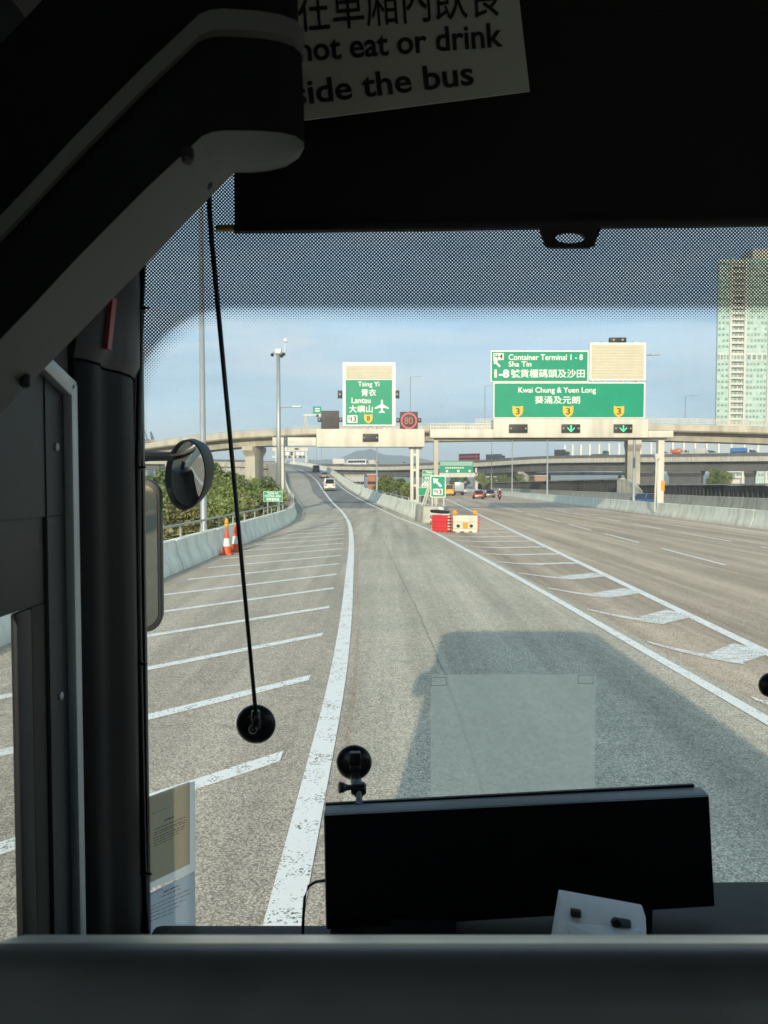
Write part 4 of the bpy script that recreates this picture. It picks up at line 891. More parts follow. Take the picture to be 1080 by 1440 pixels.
def truck(label, x, y, z, rot, cab, cargo, Ln=8.0, Wd=2.4, Ht=3.4, kind='box', cat='truck', name='truck', group=None):
    r = empty(name, (0, 0, 0), label, cat, group); cm_ = paintmat(cab); gm = paintmat(cargo); h = Ln/2; w = Wd/2
    cl = 1.9
    MB().hexa([(-w, h - cl, .6), (w, h - cl, .6), (w, h, .6), (-w, h, .6), (-w*.97, h - cl, min(2.5, Ht)), (w*.97, h - cl, min(2.5, Ht)), (w*.95, h - .35, min(2.5, Ht)), (-w*.95, h - .35, min(2.5, Ht))]).build('cab', cm_, r, bevel=.08)
    MB().box(-w*.86, w*.86, h - .12, h - .08, 1.45, 2.2).build('windscreen', M_GLASSDARK, r)
    for s in (-1, 1): MB().box(s*w - .02, s*w + .02, h - 1.3, h - .45, 1.5, 2.15).build('side_window', M_GLASSDARK, r)
    MB().box(-w*.8, w*.8, -h, h - .5, .55, .85).build('chassis', M_BLACK, r)
    if kind == 'box': MB().box(-w, w, -h, h - cl - .15, .9, Ht).build('cargo_box', gm, r, bevel=.04)
    elif kind == 'mixer':
        MB().lathe((0, -h + .2, 1.7), (0, 1, .12), [(.5, 0), (.75, .4), (1.15, 2.0), (1.1, 3.2), (.6, Ln - cl - .9)], 16).build('mixer_drum', gm, r, smooth=True)
        MB().box(-.5, .5, -h - .3, -h + .5, 1.6, 2.9).build('hopper', gm, r)
    elif kind == 'tank':
        MB().lathe((0, -h, 1.9), (0, 1, 0), [(.8, 0), (1.1, .2), (1.1, Ln - cl - .5), (.8, Ln - cl - .3)], 16).build('tank', gm, r, smooth='auto')
    elif kind == 'flat':
        MB().box(-w, w, -h, h - cl - .15, .9, 1.15).build('bed', gm, r); MB().box(-w, w, h - cl - .25, h - cl - .15, 1.15, 2.3).build('headboard', gm, r)
    for s in (-1, 1):
        for yy in (-h + 1.1, -h + 2.2, h - 1.2): wheel(r, s*(w - .16), yy, .48, .3)
        MB().box(s*w*.8 - .12, s*w*.8 + .12, -h - .03, -h + .03, .6, .8).build('tail_light', M_TAIL, r)
    r.location = (x, y, z); r.rotation_euler = (0, 0, rot); return r
def bus(label, x, y, z, rot, col, Ln=11.5, Wd=2.5, Ht=3.4, decks=1, name='bus', cat='bus'):
    r = empty(name, (0, 0, 0), label, cat); pm = paintmat(col); h = Ln/2; w = Wd/2
    MB().box(-w, w, -h, h, .35, Ht).build('body', pm, r, bevel=.18, seg=3)
    for k in range(decks):
        z0 = 1.5 + k*1.75 if decks > 1 else 1.55; z1 = z0 + (.85 if decks > 1 else 1.25)
        n = 6
        for s in (-1, 1):
            for i in range(n):
                a = -h + .5 + i*(Ln - 1)/n; MB().box(s*w - .015, s*w + .015, a, a + (Ln - 1)/n - .1, z0, z1).build('side_window', M_GLASSDARK, r)
        MB().box(-w*.85, w*.85, h - .01, h + .02, z0, z1).build('windscreen', M_GLASSDARK, r); MB().box(-w*.8, w*.8, -h - .02, -h + .01, z0, z1).build('rear_window', M_GLASSDARK, r)
    for s in (-1, 1):
        for yy in (-h + 2.6, h - 2.4): wheel(r, s*(w - .14), yy, .48, .3)
        MB().box(s*w*.8 - .12, s*w*.8 + .12, -h - .03, -h + .03, .8, 1.2).build('tail_light', M_TAIL, r)
    r.location = (x, y, z); r.rotation_euler = (0, 0, rot); return r
def ramp_dir(y): return math.atan2(-(right_line(y+2) - right_line(y-2)), 4.0)
def ramp_pitch(y): return math.atan2(ramp_z(y+2) - ramp_z(y-2), 4.0)
car('white van climbing the slip road, nearest of three vehicles on the ramp', P(462.8, 690, 112).x, 112, ramp_z(112) + .012, ramp_dir(112), (.62, .62, .60), 4.6, 1.72, 1.92, True, 'van', name='van', pitch=ramp_pitch(112))
car('grey saloon climbing the slip road behind the dark van', P(455.8, 672, 166).x, 166, ramp_z(166) + .012, ramp_dir(166), (.22, .22, .23), 4.5, 1.78, 1.42, pitch=ramp_pitch(166))
car('dark people carrier, farthest of three vehicles on the ramp', P(444.3, 664, 203).x, 203, ramp_z(203) + .012, ramp_dir(203), (.035, .04, .05), 4.6, 1.82, 1.85, True, 'car', pitch=ramp_pitch(203))
H0 = -math.atan(.047)
car('small red car ahead on the motorway', 16.3, 123, .01, H0, (.36, .03, .03), 4.0, 1.75, 1.45)
car('dark grey hatchback to the right of the red car', 20.0, 135, .01, H0, (.05, .055, .06), 4.3, 1.8, 1.5)
car('yellow minibus in the left motorway lane', 14.6, 160, .01, H0, (.62, .34, .02), 6.2, 1.95, 2.5, True, 'minibus', name='minibus')
truck('grey box lorry ahead in the middle motorway lane', 17.9, 171, .01, H0, (.22, .26, .28), (.30, .35, .37), 7.5, 2.2, 3.0)
car('white van farthest ahead on the motorway', 22.0, 198, .01, H0, (.50, .52, .52), 4.8, 1.85, 2.0, True, 'van', name='van')
car('blue car on the opposing carriageway behind the median barrier', 28.4, 78, .01, math.pi + H0 - .9, (.05, .10, .20), 4.5, 1.8, 1.45)
# motorcyclist
mc = empty('motorcycle', (0, 0, 0), 'small dark motorcycle on the motorway right of the hatchback', 'motorcycle')
for yy in (-.62, .62): 
    o = MB().lathe((-.06, yy, .31), (1, 0, 0), [(.2, 0), (.31, .02), (.31, .1), (.2, .12)], 16).build('wheel', M_TYRE, mc)
MB().hexa([(-.14, -.75, .55), (.14, -.75, .55), (.16, .45, .45), (-.16, .45, .45), (-.12, -.7, .82), (.12, -.7, .82), (.14, .4, .98), (-.14, .4, .98)]).build('frame', paintmat((.30, .03, .03)), mc, bevel=.04)
MB().tube([(-.34, .45, 1.05), (0, .52, 1.02), (.34, .45, 1.05)], .025, 6).build('handlebar', M_BLACK, mc)
MB().box(-.07, .07, -.84, -.74, .62, .72).build('tail_light', M_TAIL, mc)
mc.location = (18.7, 115, .01); mc.rotation_euler = (0, 0, H0)
def person(label, loc, rot, jacket, trousers):
    root = empty('person', loc, label, 'person')
    # seated rider: one continuous skinned body
    pts = {'pel': (0, -.25, .88), 'ch': (0, -.05, 1.28), 'nk': (0, .03, 1.46), 'hd': (0, .07, 1.60), 'ht': (0, .08, 1.72)}
    V_, E_, Rr = [], [], []
    def chain(lst, start=None):
        prev = start
        for co, rad in lst:
            V_.append(co); Rr.append(rad); i = len(V_) - 1
            if prev is not None: E_.append((prev, i))
            prev = i
        return prev
    chain([((0, -.25, .88), .17), ((0, -.16, 1.08), .165), ((0, -.05, 1.30), .18), ((0, .02, 1.45), .075), ((0, .06, 1.56), .11), ((0, .08, 1.68), .10)])
    for s in (-1, 1):
        chain([((s*.2, -.03, 1.36), .085), ((s*.30, .12, 1.14), .065), ((s*.33, .40, 1.07), .05), ((s*.31, .46, 1.05), .045)], 2)
        chain([((s*.13, -.22, .84), .12), ((s*.24, .18, .76), .10), ((s*.22, .0, .40), .07), ((s*.22, .12, .34), .05)], 0)
    me = bpy.data.meshes.new('body'); me.from_pydata(V_, E_, []); ob = bpy.data.objects.new('body', me); COL.objects.link(ob)
    md = ob.modifiers.new('s', 'SKIN'); me.skin_vertices.data if hasattr(me.skin_vertices, 'data') else None
    for i, sv in enumerate(me.skin_vertices[0].data): sv.radius = (Rr[i], Rr[i]); sv.use_root = (i == 0)
    ob.modifiers.new('u', 'SUBSURF').levels = 1
    bpy.context.view_layer.update()
    m2 = bpy.data.meshes.new_from_object(ob.evaluated_get(bpy.context.evaluated_depsgraph_get())); bpy.data.objects.remove(ob)
    m2.polygons.foreach_set('use_smooth', [True]*len(m2.polygons))
    OFF[root.name] = Vector((0, 0, 0))
    m2.materials.clear(); put(m2, 'body', jacket, root, False)
    MB().lathe((0, .07, 1.52), (0, 0, 1), [(.10, 0), (.145, .06), (.15, .15), (.11, .24), (.02, .27)], 16).build('helmet', trousers, root, smooth=True)
    root.rotation_euler = (0, 0, rot); return root
person('motorcycle rider in dark red jacket and helmet seen from behind', (18.7, 115, .01), H0, mat('jacket_dark', (.10, .03, .03), .8), M_SIGNW)

# traffic on the lower viaduct
def on_mid(px, lane):
    p, t = nearest(mid, px); t = Vector((t.x, t.y, 0)).normalized(); n = Vector((t.y, -t.x, 0)); q = p - n*lane
    return q.x, q.y, p.z - .59, math.atan2(-t.x, t.y)
x, y, z, a = on_mid(497, 4); bus('white coach with dark windows on the lower viaduct, above the ramp', x, y, z, a, (.58, .60, .60))
x, y, z, a = on_mid(466, 8); truck('white box lorry on the lower viaduct left of the coach', x, y, z, a, (.5, .5, .48), (.56, .55, .50), 9, 2.4, 3.8)
x, y, z, a = on_mid(516, 8); truck('cream box lorry on the lower viaduct right of the coach', x, y, z, a, (.5, .48, .42), (.52, .48, .40), 6.5, 2.3, 3.2)
x, y, z, a = on_mid(650, 5); bus('dark red double-deck bus on the lower viaduct', x, y, z, a, (.22, .04, .05), 11, 2.5, 4.3, 2)
x, y, z, a = on_mid(688, 5); truck('dark blue lorry on the lower viaduct right of the red bus', x, y, z, a, (.06, .10, .16), (.05, .06, .07), 10, 2.4, 3.2)
x, y, z, a = on_mid(784, 5); truck('dark lorry on the lower viaduct below the left route shield', x, y, z, a, (.03, .03, .03), (.035, .035, .035), 6.5, 2.3, 3.4)
x, y, z, a = on_mid(838, 5); truck('dark green lorry on the lower viaduct left of the white screens', x, y, z, a, (.04, .10, .06), (.05, .06, .055), 7, 2.3, 3.3, 'flat')
x, y, z, a = on_mid(955, 9); truck('orange concrete mixer lorry on the lower viaduct right of the gantry leg', x, y, z, a, (.30, .30, .28), (.50, .13, .03), 6.8, 2.4, 3.5, 'mixer', name='mixer_truck')
x, y, z, a = on_mid(978, 9); truck('white lorry right behind the orange mixer on the viaduct', x, y, z, a, (.45, .46, .44), (.42, .43, .40), 6.2, 2.3, 3.0)
x, y, z, a = on_mid(1036, 9); truck('bright blue tank lorry on the viaduct near the right edge', x, y, z, a, (.5, .52, .52), (.03, .13, .36), 8, 2.4, 3.1, 'tank', name='tank_truck')
for px, cl, lb in ((880, (.40, .42, .44), 'silver car on the viaduct beneath the right signal box'), (930, (.34, .36, .38), 'grey car on the viaduct next to the gantry leg'), (1005, (.30, .32, .35), 'pale blue car on the viaduct between white and blue lorries'), (1068, (.10, .14, .22), 'dark blue car on the viaduct at the right edge'), (560, (.40, .40, .40), 'light car on the viaduct seen left of the gantry leg')):
    x, y, z, a = on_mid(px, 5); car(lb, x, y, z, a, cl, 4.6, 1.8, 1.75)

# ------------------------------------------------------------------ vegetation
def leaf_mesh(seed, w, h, z0, n, leaf, lobes=7):
    r = random.Random(seed); cs = []
    for i in range(lobes):
        a = r.uniform(0, 6.28); d = r.uniform(.1, .62)*w; zz = z0 + (h - z0)*r.uniform(.25, .85); cs.append((Vector((math.cos(a)*d, math.sin(a)*d, zz)), r.uniform(.28, .5)*w, r.uniform(.18, .34)*(h - z0)))
    vs, fs = [], []
    for i in range(n):
        c, rw, rh = cs[r.randrange(lobes)]
        d = Vector((r.gauss(0, 1), r.gauss(0, 1), r.gauss(0, 1))).normalized(); q = (r.random()**.4)
        p = c + Vector((d.x*rw*q, d.y*rw*q, d.z*rh*q)) + Vector((r.gauss(0, .05), r.gauss(0, .05), r.gauss(0, .05)))*w
        u = Vector((r.gauss(0, 1), r.gauss(0, 1), r.gauss(0, .7))).normalized(); t = (d*.6 + Vector((r.gauss(0, .6), r.gauss(0, .6), r.uniform(.1, 1)))).normalized(); v = t.cross(u).normalized()
        l = leaf*r.uniform(.6, 1.35); k = len(vs)
        vs += [p - u*l, p - v*l*.45, p + u*l, p + v*l*.45]; fs.append((k, k+1, k+2, k+3))
    me = bpy.data.meshes.new('crown'); me.from_pydata([tuple(v) for v in vs], [], fs); return me, cs
def tree_proto(seed, w, h, z0, n, leaf, m_, nm='shrub'):
    r = random.Random(seed*3 + 1)
    me, cs = leaf_mesh(seed, w, h, z0, n, leaf); root = empty(nm, (0, 0, 0))
    me.materials.append(m_); put(me, 'crown', m_, root, False)
    m = MB(); m.tube([(0, 0, -.2), (r.uniform(-.05, .05), 0, z0*.6), (0, .05, h*.55)], [w*.06, w*.045, w*.02], 8)
    for c, rw, rh in cs: m.tube([(0, 0, z0*.5 + r.random()*z0*.4), tuple(c*.5 + Vector((0, 0, c.z*.1))), tuple(c)], [w*.03, w*.02, w*.008], 5)
    put(m.mesh(), 'trunk', M_TRUNK, root, False); return root
protos = [tree_proto(11, 1.7, 2.6, .15, 2600, .13, M_LEAF[0]), tree_proto(12, 2.0, 2.2, .1, 2600, .12, M_LEAF[1]), tree_proto(13, 1.6, 3.2, .5, 2800, .13, M_LEAF[2]), tree_proto(14, 2.2, 4.6, 1.2, 3400, .17, M_LEAF[0], 'tree'), tree_proto(15, 2.0, 2.4, .1, 2400, .12, M_LEAF[0])]
used = set()
def plant(k, px, Y, s, label, cat='shrub', group='shrubs behind the left barrier', z=-.35, sz=None):
    o = protos[k] if k not in used else copy_tree(protos[k]); used.add(k)
    p = P(px, 700, Y); o.location = (p.x, Y, z); o.rotation_euler = (0, 0, R.uniform(0, 6.28)); o.scale = (s, s, (sz or s)); tag(o, label, cat, group)
LS = [(0, 233, 34, 1.0, 'bright green shrub directly below the round mirror'), (1, 252, 30, .9, 'olive shrub low against the barrier right of the square mirror'), (4, 268, 36, 1.0, 'mid green shrub left of the near lamp post'),
      (1, 282, 44, 1.15, 'olive shrub behind the foot of the near lamp post'), (0, 300, 40, 1.0, 'leafy green shrub just right of the near lamp post'), (4, 314, 34, .9, 'low green shrub right behind the nearer cone'),
      (1, 328, 42, 1.0, 'yellowish shrub behind the farther cone'), (0, 342, 48, 1.1, 'green shrub right of the hanging rod'), (4, 356, 46, 1.0, 'green shrub mid way along the barrier end'), (2, 366, 56, 1.0, 'dark shrub left of the small green sign'),
      (1, 352, 62, 1.25, 'olive brown shrub in front of the viaduct pier'), (0, 376, 52, .9, 'small green shrub under the small green sign'), (2, 246, 58, 1.25, 'dark shrub behind the round mirror'), (0, 270, 66, 1.4, 'broad green shrub at the back below the link bridge'),
      (2, 306, 72, 1.5, 'dark bushy shrub at the back beside the tan hut'), (4, 296, 56, 1.3, 'fresh green shrub in the middle of the slope'), (0, 325, 62, 1.35, 'green shrub in front of the dark tree'), (1, 384, 70, 1.3, 'olive shrub behind the left gantry leg'), (2, 222, 46, 1.2, 'dark shrub half hidden by the square mirror'), (1, 212, 38, 1.1, 'olive shrub behind the square mirror')]
for k, px, Y, s, lb in LS: plant(k, px, Y, s, lb)
plant(3, 331, 92, 1.0, 'rounded dark tree left of the viaduct pier', 'tree', 'trees'); plant(3, 362, 100, .85, 'tree just right of the viaduct pier', 'tree', 'trees'); plant(3, 316, 104, .9, 'tree behind the hanging rod', 'tree', 'trees')
plant(3, 548, 118, 1.0, 'round green tree seen below the gantry beam right of the ramp', 'tree', 'trees'); plant(3, 561, 128, .9, 'smaller tree right of the round tree beyond the ramp', 'tree', 'trees'); plant(3, 534, 140, .9, 'tree left of the lamp pole beyond the ramp', 'tree', 'trees')
plant(3, 571, 105, .7, 'low tree against the gantry leg at the gore', 'tree', 'trees')
for i, (px, Y, s) in enumerate(((678, 330, 1.8), (692, 345, 1.6), (706, 335, 1.8), (722, 340, 1.9), (737, 330, 2.0), (640, 420, 2.0), (655, 400, 1.8), (1008, 225, 1.8), (1022, 222, 1.6))):
    plant(3, px, Y, s, ['distant tree just right of the far gantry', 'second distant tree right of the far gantry', 'third distant tree right of the far gantry', 'fourth distant tree right of the far gantry', 'broad distant tree above the dark ribbed wall', 'distant tree behind the far green sign', 'distant tree behind the far gantry beam', 'tree in the gap under the viaduct, left one', 'tree in the gap under the viaduct, right one'][i], 'tree', 'trees')
# undergrowth over the slope behind the left barrier
r = random.Random(5); vs, fs = [], []
for i in range(26000):
    y = 10 + (r.random()**1.2)*125; x = left_edge(min(y, 60)) - .9 - (max(0, y - 60))*.14 - (r.random()**.9)*(6 + y*.28)
    hh = .25 + .55*abs(math.sin(x*1.3 + y*.7))*abs(math.cos(y*.37 - x*.21)) + r.random()*.3
    z = -.35 + hh*r.random()**.5*1.5; l = .10 + .0011*y; l *= r.uniform(.6, 1.4)
    u = Vector((r.gauss(0, 1), r.gauss(0, 1), r.gauss(0, .6))).normalized(); v = Vector((r.gauss(0, .5), r.gauss(0, .5), 1)).normalized().cross(u).normalized(); p = Vector((x, y, z)); k = len(vs)
    vs += [tuple(p - u*l), tuple(p - v*l*.45), tuple(p + u*l), tuple(p + v*l*.45)]; fs.append((k, k+1, k+2, k+3))
me = bpy.data.meshes.new('undergrowth'); me.from_pydata(vs, [], fs); tag(put(me, 'undergrowth', M_LEAF[1]), 'low tangled green undergrowth on the slope behind the left barrier', 'undergrowth', kind='stuff')

# ------------------------------------------------------------------ far background
hv, hf = [], []; nx, ny = 90, 14; r = random.Random(3)
hp_ = curve([(-2600, 60), (-1500, 90), (-700, 95), (-330, 120), (-180, 150), (-60, 178), (60, 150), (190, 130), (340, 108), (480, 95), (700, 80), (1200, 60), (2400, 70), (3200, 60)])
for j in range(ny):
    for i in range(nx):
        x = -2600 + 5800*i/(nx-1); t = j/(ny-1); h = hp_(x)*math.sin(math.pi*min(1, t*1.0))**.8*(.9 + .1*math.sin(i*1.7 + j)) + 4*math.sin(i*3.1 + j*2.2); hv.append((x, 2700 + 1300*t, max(-5, h) if 0 < j < ny-1 else -5))
for j in range(ny-1):
    for i in range(nx-1): hf.append((j*nx+i, j*nx+i+1, (j+1)*nx+i+1, (j+1)*nx+i))
tag(MB().add(hv, hf).build('hills', M_HILL, smooth=True), kind='structure')
M_CRANE = mat('crane_steel', (.055, .07, .085), .7, var=.1)
for px, hpx, lb in ((206, 597, 'taller harbour crane on the skyline at far left'), (218, 607, 'shorter harbour crane on the skyline at far left')):
    Yc = 900.0; p = P(px, 690, Yc); top = P(px, hpx, Yc); cr = empty('harbour_crane', (p.x, Yc, -.35), lb, 'crane', 'harbour cranes')
    for sx in (-1, 1):
        for sy in (-1, 1): MB().tube([(p.x + sx*5, Yc + sy*6, -.35), (p.x + sx*3.2, Yc + sy*5, top.z*.72)], .9, 6).build('leg', M_CRANE, cr)
    MB().box(p.x - 4.5, p.x + 4.5, Yc - 6, Yc + 6, top.z*.70, top.z*.76).build('portal_beam', M_CRANE, cr)
    MB().tube([(p.x - 2, Yc, top.z*.74), (p.x - 4.5, Yc, top.z)], 1.1, 6).build('raised_boom', M_CRANE, cr); MB().tube([(p.x + 2.5, Yc, top.z*.74), (p.x - 3.5, Yc, top.z*.97)], .7, 6).build('stay', M_CRANE, cr)
def far_block(label, x0, x1, ytop, Y, col, rows, cols):
    a, b = P(x0, ytop, Y), P(x1, ytop, Y); rt = empty('low_building', ((a.x + b.x)/2, Y, -.35), label, 'building', 'far low buildings')
    MB().box(a.x, b.x, Y, Y + 12, -.35, a.z).build('wall', mat('far_wall_%d' % x0, col, .8), rt); MB().box(a.x - .4, b.x + .4, Y - .4, Y + 12.4, a.z, a.z + .5).build('roof', M_CONC, rt)
    for i in range(cols):
        for j in range(rows):
            cx = a.x + (b.x - a.x)*(i + .5)/cols; cz = a.z*(j + .5)/rows; MB().box(cx - .8, cx + .8, Y - .05, Y + .05, cz - .6, cz + .6).build('window', M_GLASSDARK, rt)
far_block('white low building left of the far trees above the ribbed wall', 668, 700, 669, 460, (.45, .45, .42), 2, 6)
far_block('pinkish low building at the right of the distant trees', 733, 742, 669, 430, (.34, .22, .17), 2, 2)
far_block('terracotta hut beside the ribbed wall', 752, 768, 670, 300, (.36, .20, .12), 1, 3)
far_block('orange roofed shed seen beyond the ramp', 517, 528, 668, 300, (.40, .15, .07), 1, 2)
far_block('white depot building beyond the ramp trees', 485, 512, 669, 330, (.42, .42, .40), 1, 5)

# residential tower
YT = 375.0; k = YT/1000
tw = empty('tower_block', (P(1070, 690, YT).x, YT, -.35), 'tall mint green residential tower at the right edge', 'building')
M_MINT = mat('mint_tile', (.46, .58, .51), .6, var=.08, scale=.15); M_MINTG = mat('mint_glass', (.41, .55, .48), .25, var=.2, scale=.4); M_TCREAM = mat('tower_cream', (.58, .58, .52), .75, var=.06, scale=.2); M_TWIN = mat('tower_window', (.20, .30, .26), .2, var=.4, scale=.7)
X = lambda px: (px - CX)*k
ztop = EYE + (HY - 368)*k; fl = 3.05; nf = int(ztop/fl)
MB().prism([(X(1006), YT + 1.2, -.35), (X(1165), YT + 1.2, -.35), (X(1165) + 18, YT + 26, -.35), (X(1006) + 14, YT + 26, -.35)], (0, 0, ztop + .35)).build('wall', M_MINT, tw)
MB().box(X(1060), X(1120), YT + 6, YT + 18, ztop, ztop + 7).build('roof_plant_room', M_TCREAM, tw)
bays = [(1005, 1021.5, 'g'), (1023, 1041.5, 'b'), (1045.5, 1074.5, 'g'), (1077.5, 1096, 'b'), (1100, 1130, 'g'), (1133, 1152, 'b')]
for a, b, kd in bays:
    if kd == 'g':
        gb_ = MB().box(X(a), X(b), YT, YT + 1.3, -.35, ztop - 1.5).build('glazed_bay', M_MINTG, tw); sl = MB(); wn = MB(); nb = max(3, int((b - a)/4.4))
        for f in range(2, nf):
            if f in (22, 23): continue
            z = f*fl; sl.box(X(a) - .02, X(b) + .02, YT - .12, YT - .002, z - .14, z + .16)
            for q in range(nb):
                if R.random() < .22: continue
                xa = X(a) + (X(b) - X(a))*(q + .18)/nb; wn.box(xa, xa + (X(b) - X(a))/nb*.62, YT - .05, YT + .02, z + .95, z + 2.2)
        o = sl.build('floor_bands', M_TCREAM if a > 1040 else M_MINT, gb_); o['kind'] = 'stuff'; o = wn.build('window_panes', M_TWIN, gb_); o['kind'] = 'stuff'
    else:
        rc = MB().box(X(a), X(b), YT + 1.0, YT + 1.25, -.35, ztop - 1).build('recessed_wall', M_TCREAM, tw); bl_, wn = MB(), MB()
        for f in range(2, nf):
            z = f*fl
            bl_.box(X(a) + .1, X(b) - .1, YT - .5, YT + .98, z - .15, z + .1); bl_.box(X(a) + .1, X(b) - .1, YT - .5, YT - .38, z + .1, z + .95)
            for q in range(3): xa = X(a) + (X(b) - X(a))*(q + .12)/3; wn.box(xa, xa + (X(b) - X(a))/3*.76, YT + .93, YT + .99, z + .2, z + 2.35)
        o = bl_.build('balconies', M_TCREAM, rc); o['kind'] = 'stuff'; o = wn.build('window_panes', M_TWIN, rc); o['kind'] = 'stuff'
for a in (1021.8, 1042, 1075, 1096.5, 1130.5): MB().box(X(a), X(a) + 1.1, YT - .35, YT + 1.2, -.35, ztop).build('fin', M_TCREAM, tw)
rf = MB(); 
for a, b, kd in bays: rf.box(X(a) + .1, X(b) - .1, YT - .25, YT - .01, 22*fl + .3, 23.4*fl)
rf.build('refuge_floor_band', M_TCREAM, tw)
for a, b, kd in bays:
    n = 4
    for q in range(n): xa = X(a) + (X(b) - X(a))*(q + .15)/n; MB().box(xa, xa + (X(b) - X(a))/n*.7, YT - .29, YT - .255, 22*fl + .9, 23.1*fl).build('refuge_opening', M_TWIN, tw)

# ------------------------------------------------------------------ the bus we sit in
YW_ = 1.25                                             # windscreen plane
bus_ = empty('coach', (.8, -4.0, 0.0), 'dark coach interior framing the view through its windscreen', 'coach')
XL, XR, ZR, ZB = -.43, 2.00, 3.30, .35                 # inner left wall, inner right wall, roof, skirt
YRear = -9.5
# exterior shell: rounded box skin, left and right walls, roof, rear, front mask
def shell_roof():
    prof = []
    for i in range(7): a = math.pi*.5*i/6; prof.append((XR + .06 - .30 + .30*math.sin(a)*1.0, ZR - .30 + .30*math.cos(a)))
    out = [(XL - .06 + .30 - .30*math.sin(math.pi*.5*i/6), ZR - .30 + .30*math.cos(math.pi*.5*i/6)) for i in range(6, -1, -1)] + prof
    inner = [(XL + .30 - .28 - .02 + (0 if i else 0), ZR - .34) for i in (0,)] 
    m = MB(); n = len(out)
    ins = [((x - .8)*.955 + .8, z - .055) for x, z in out]
    y0, y1 = YRear, YW_ + .06
    vs = [(x, y0, z) for x, z in out] + [(x, y1, z) for x, z in out] + [(x, y0, z) for x, z in ins] + [(x, y1, z) for x, z in ins]
    fs = [(i, i+1, n+i+1, n+i) for i in range(n-1)] + [(2*n+i, 3*n+i, 3*n+i+1, 2*n+i+1) for i in range(n-1)] + [(n+i, n+i+1, 3*n+i+1, 3*n+i) for i in range(n-1)] + [(0, n, 3*n, 2*n), (n-1, 3*n-1, 4*n-1, 2*n-1)]
    return m.add(vs, fs)
shell_roof().build('roof', M_ARM, bus_)
MB().box(XL, XR, YRear + .06, .30, .98, 1.02).build('cabin_floor', M_CABIN, bus_)
MB().box(XL + .12, XR - .12, YRear + .07, -.1, ZR - .12, ZR - .09).build('ceiling_bounce_lining', M_CABIN, bus_)
MB().box(XL + .02, XR - .02, YRear + .062, YRear + .09, 1.03, ZR - .35).build('rear_bounce_lining', M_CABIN, bus_)
MB().box(XL - .06, XR + .06, YRear, YRear + .06, ZB, ZR - .02).build('rear_wall', M_DASH, bus_)
SW0, SW1 = 1.35, 2.95                                   # side window sill and head
m = MB(); m.box(XR, XR + .06, YRear + .06, YW_ + .02, ZB, SW0).box(XR, XR + .06, YRear + .06, YW_ + .02, SW1, ZR - .30)
rw = m.build('right_wall', M_DASH, bus_)
for i in range(7):
    a = YRear + .06 + i*1.5; MB().box(XR + .001, XR + .059, a, a + .12, SW0 + .001, SW1 - .001).build('window_post', M_DASH, rw)
    MB().box(XR + .028, XR + .033, a + .121, min(a + 1.499, YW_), SW0 + .001, SW1 - .001).build('side_window', M_GLASS, rw)
MB().box(XR + .0605, XR + .065, YRear + .06, YW_ + .02, ZB + .02, SW0 - .1).build('side_skin', M_BUSPAINT, rw)
MB().box(XL - .06, XR + .06, YRear + .06, YW_, ZB - .05, ZB).build('floor_pan', M_DASH, bus_)
# left wall with a door window near the front
WY0, WY1, WZ0, WZ1 = .46, .902, 1.30, 2.36
for nm, (a, b, c_, d) in {'left_wall': (YRear + .06, WY0, ZB, ZR - .30)}.items():
    m = MB(); m.box(XL - .06, XL, a, b, c_, SW0).box(XL - .06, XL, a, b, SW1, d); lw = m.build(nm, M_DASH, bus_)
    MB().box(XL - .065, XL - .0605, a, b, ZB + .02, SW0 - .1).build('side_skin', M_BUSPAINT, lw); MB().box(XL - .065, XL - .0605, -3.38, b, SW1 - .04, SW1 + .06).build('window_trim', M_DASH, lw)
    MB().poly([(XL - .02, -3.4, SW0 + .001), (XL - .02, b, SW0 + .001), (XL - .02, b, SW1 - .001), (XL - .02, -3.4, SW1 - .001)]).build('added_curtain', M_ADDED_CURTAIN, lw)  # unseen translucent sheet, added to light the cabin and block direct sun
    for i in range(7):
        q_ = a + i*1.5; MB().box(XL - .059, XL - .001, q_, q_ + .12, SW0 + .001, SW1 - .001).build('window_post', M_DASH, lw); MB().box(XL - .033, XL - .028, q_ + .121, min(q_ + 1.499, b), SW0 + .001, SW1 - .001).build('side_window', M_GLASS, lw)
door = MB(); door.box(XL - .06, XL + .0, WY0 + .002, .974, WZ1, 2.55).box(XL - .06, XL + .0, WY0 + .002, .974, ZB, WZ0).box(XL - .06, XL + .0, .946, .974, WZ0 + .001, WZ1 - .001).box(XL - .011, XL + .0, WY1, .945, WZ0 + .001, WZ1 - .001)
dr = door.build('door', M_PANEL, bus_)
MB().box(XL - .017, XL - .0125, WY0 + .003, .945, WZ0 + .001, WZ1 - .001).build('door_window', M_GLASS, dr)
m = MB(); m.box(XL - .011, XL - .002, .832, .868, WZ0, WZ1 - .111).box(XL - .011, XL - .002, WY0 + .004, .9015, WZ1 - .11, WZ1 + .004); m.build('window_rubber', M_BLACK, dr, bevel=.004)
MB().box(XL - .011, XL - .003, .8685, .9015, WZ0, WZ1 - .111).build('window_strip', M_OLIVE, dr)
MB().box(XL - .06, XL, WY0 + .002, .974, 2.552, ZR - .30).build('header_panel', M_DASH, bus_)
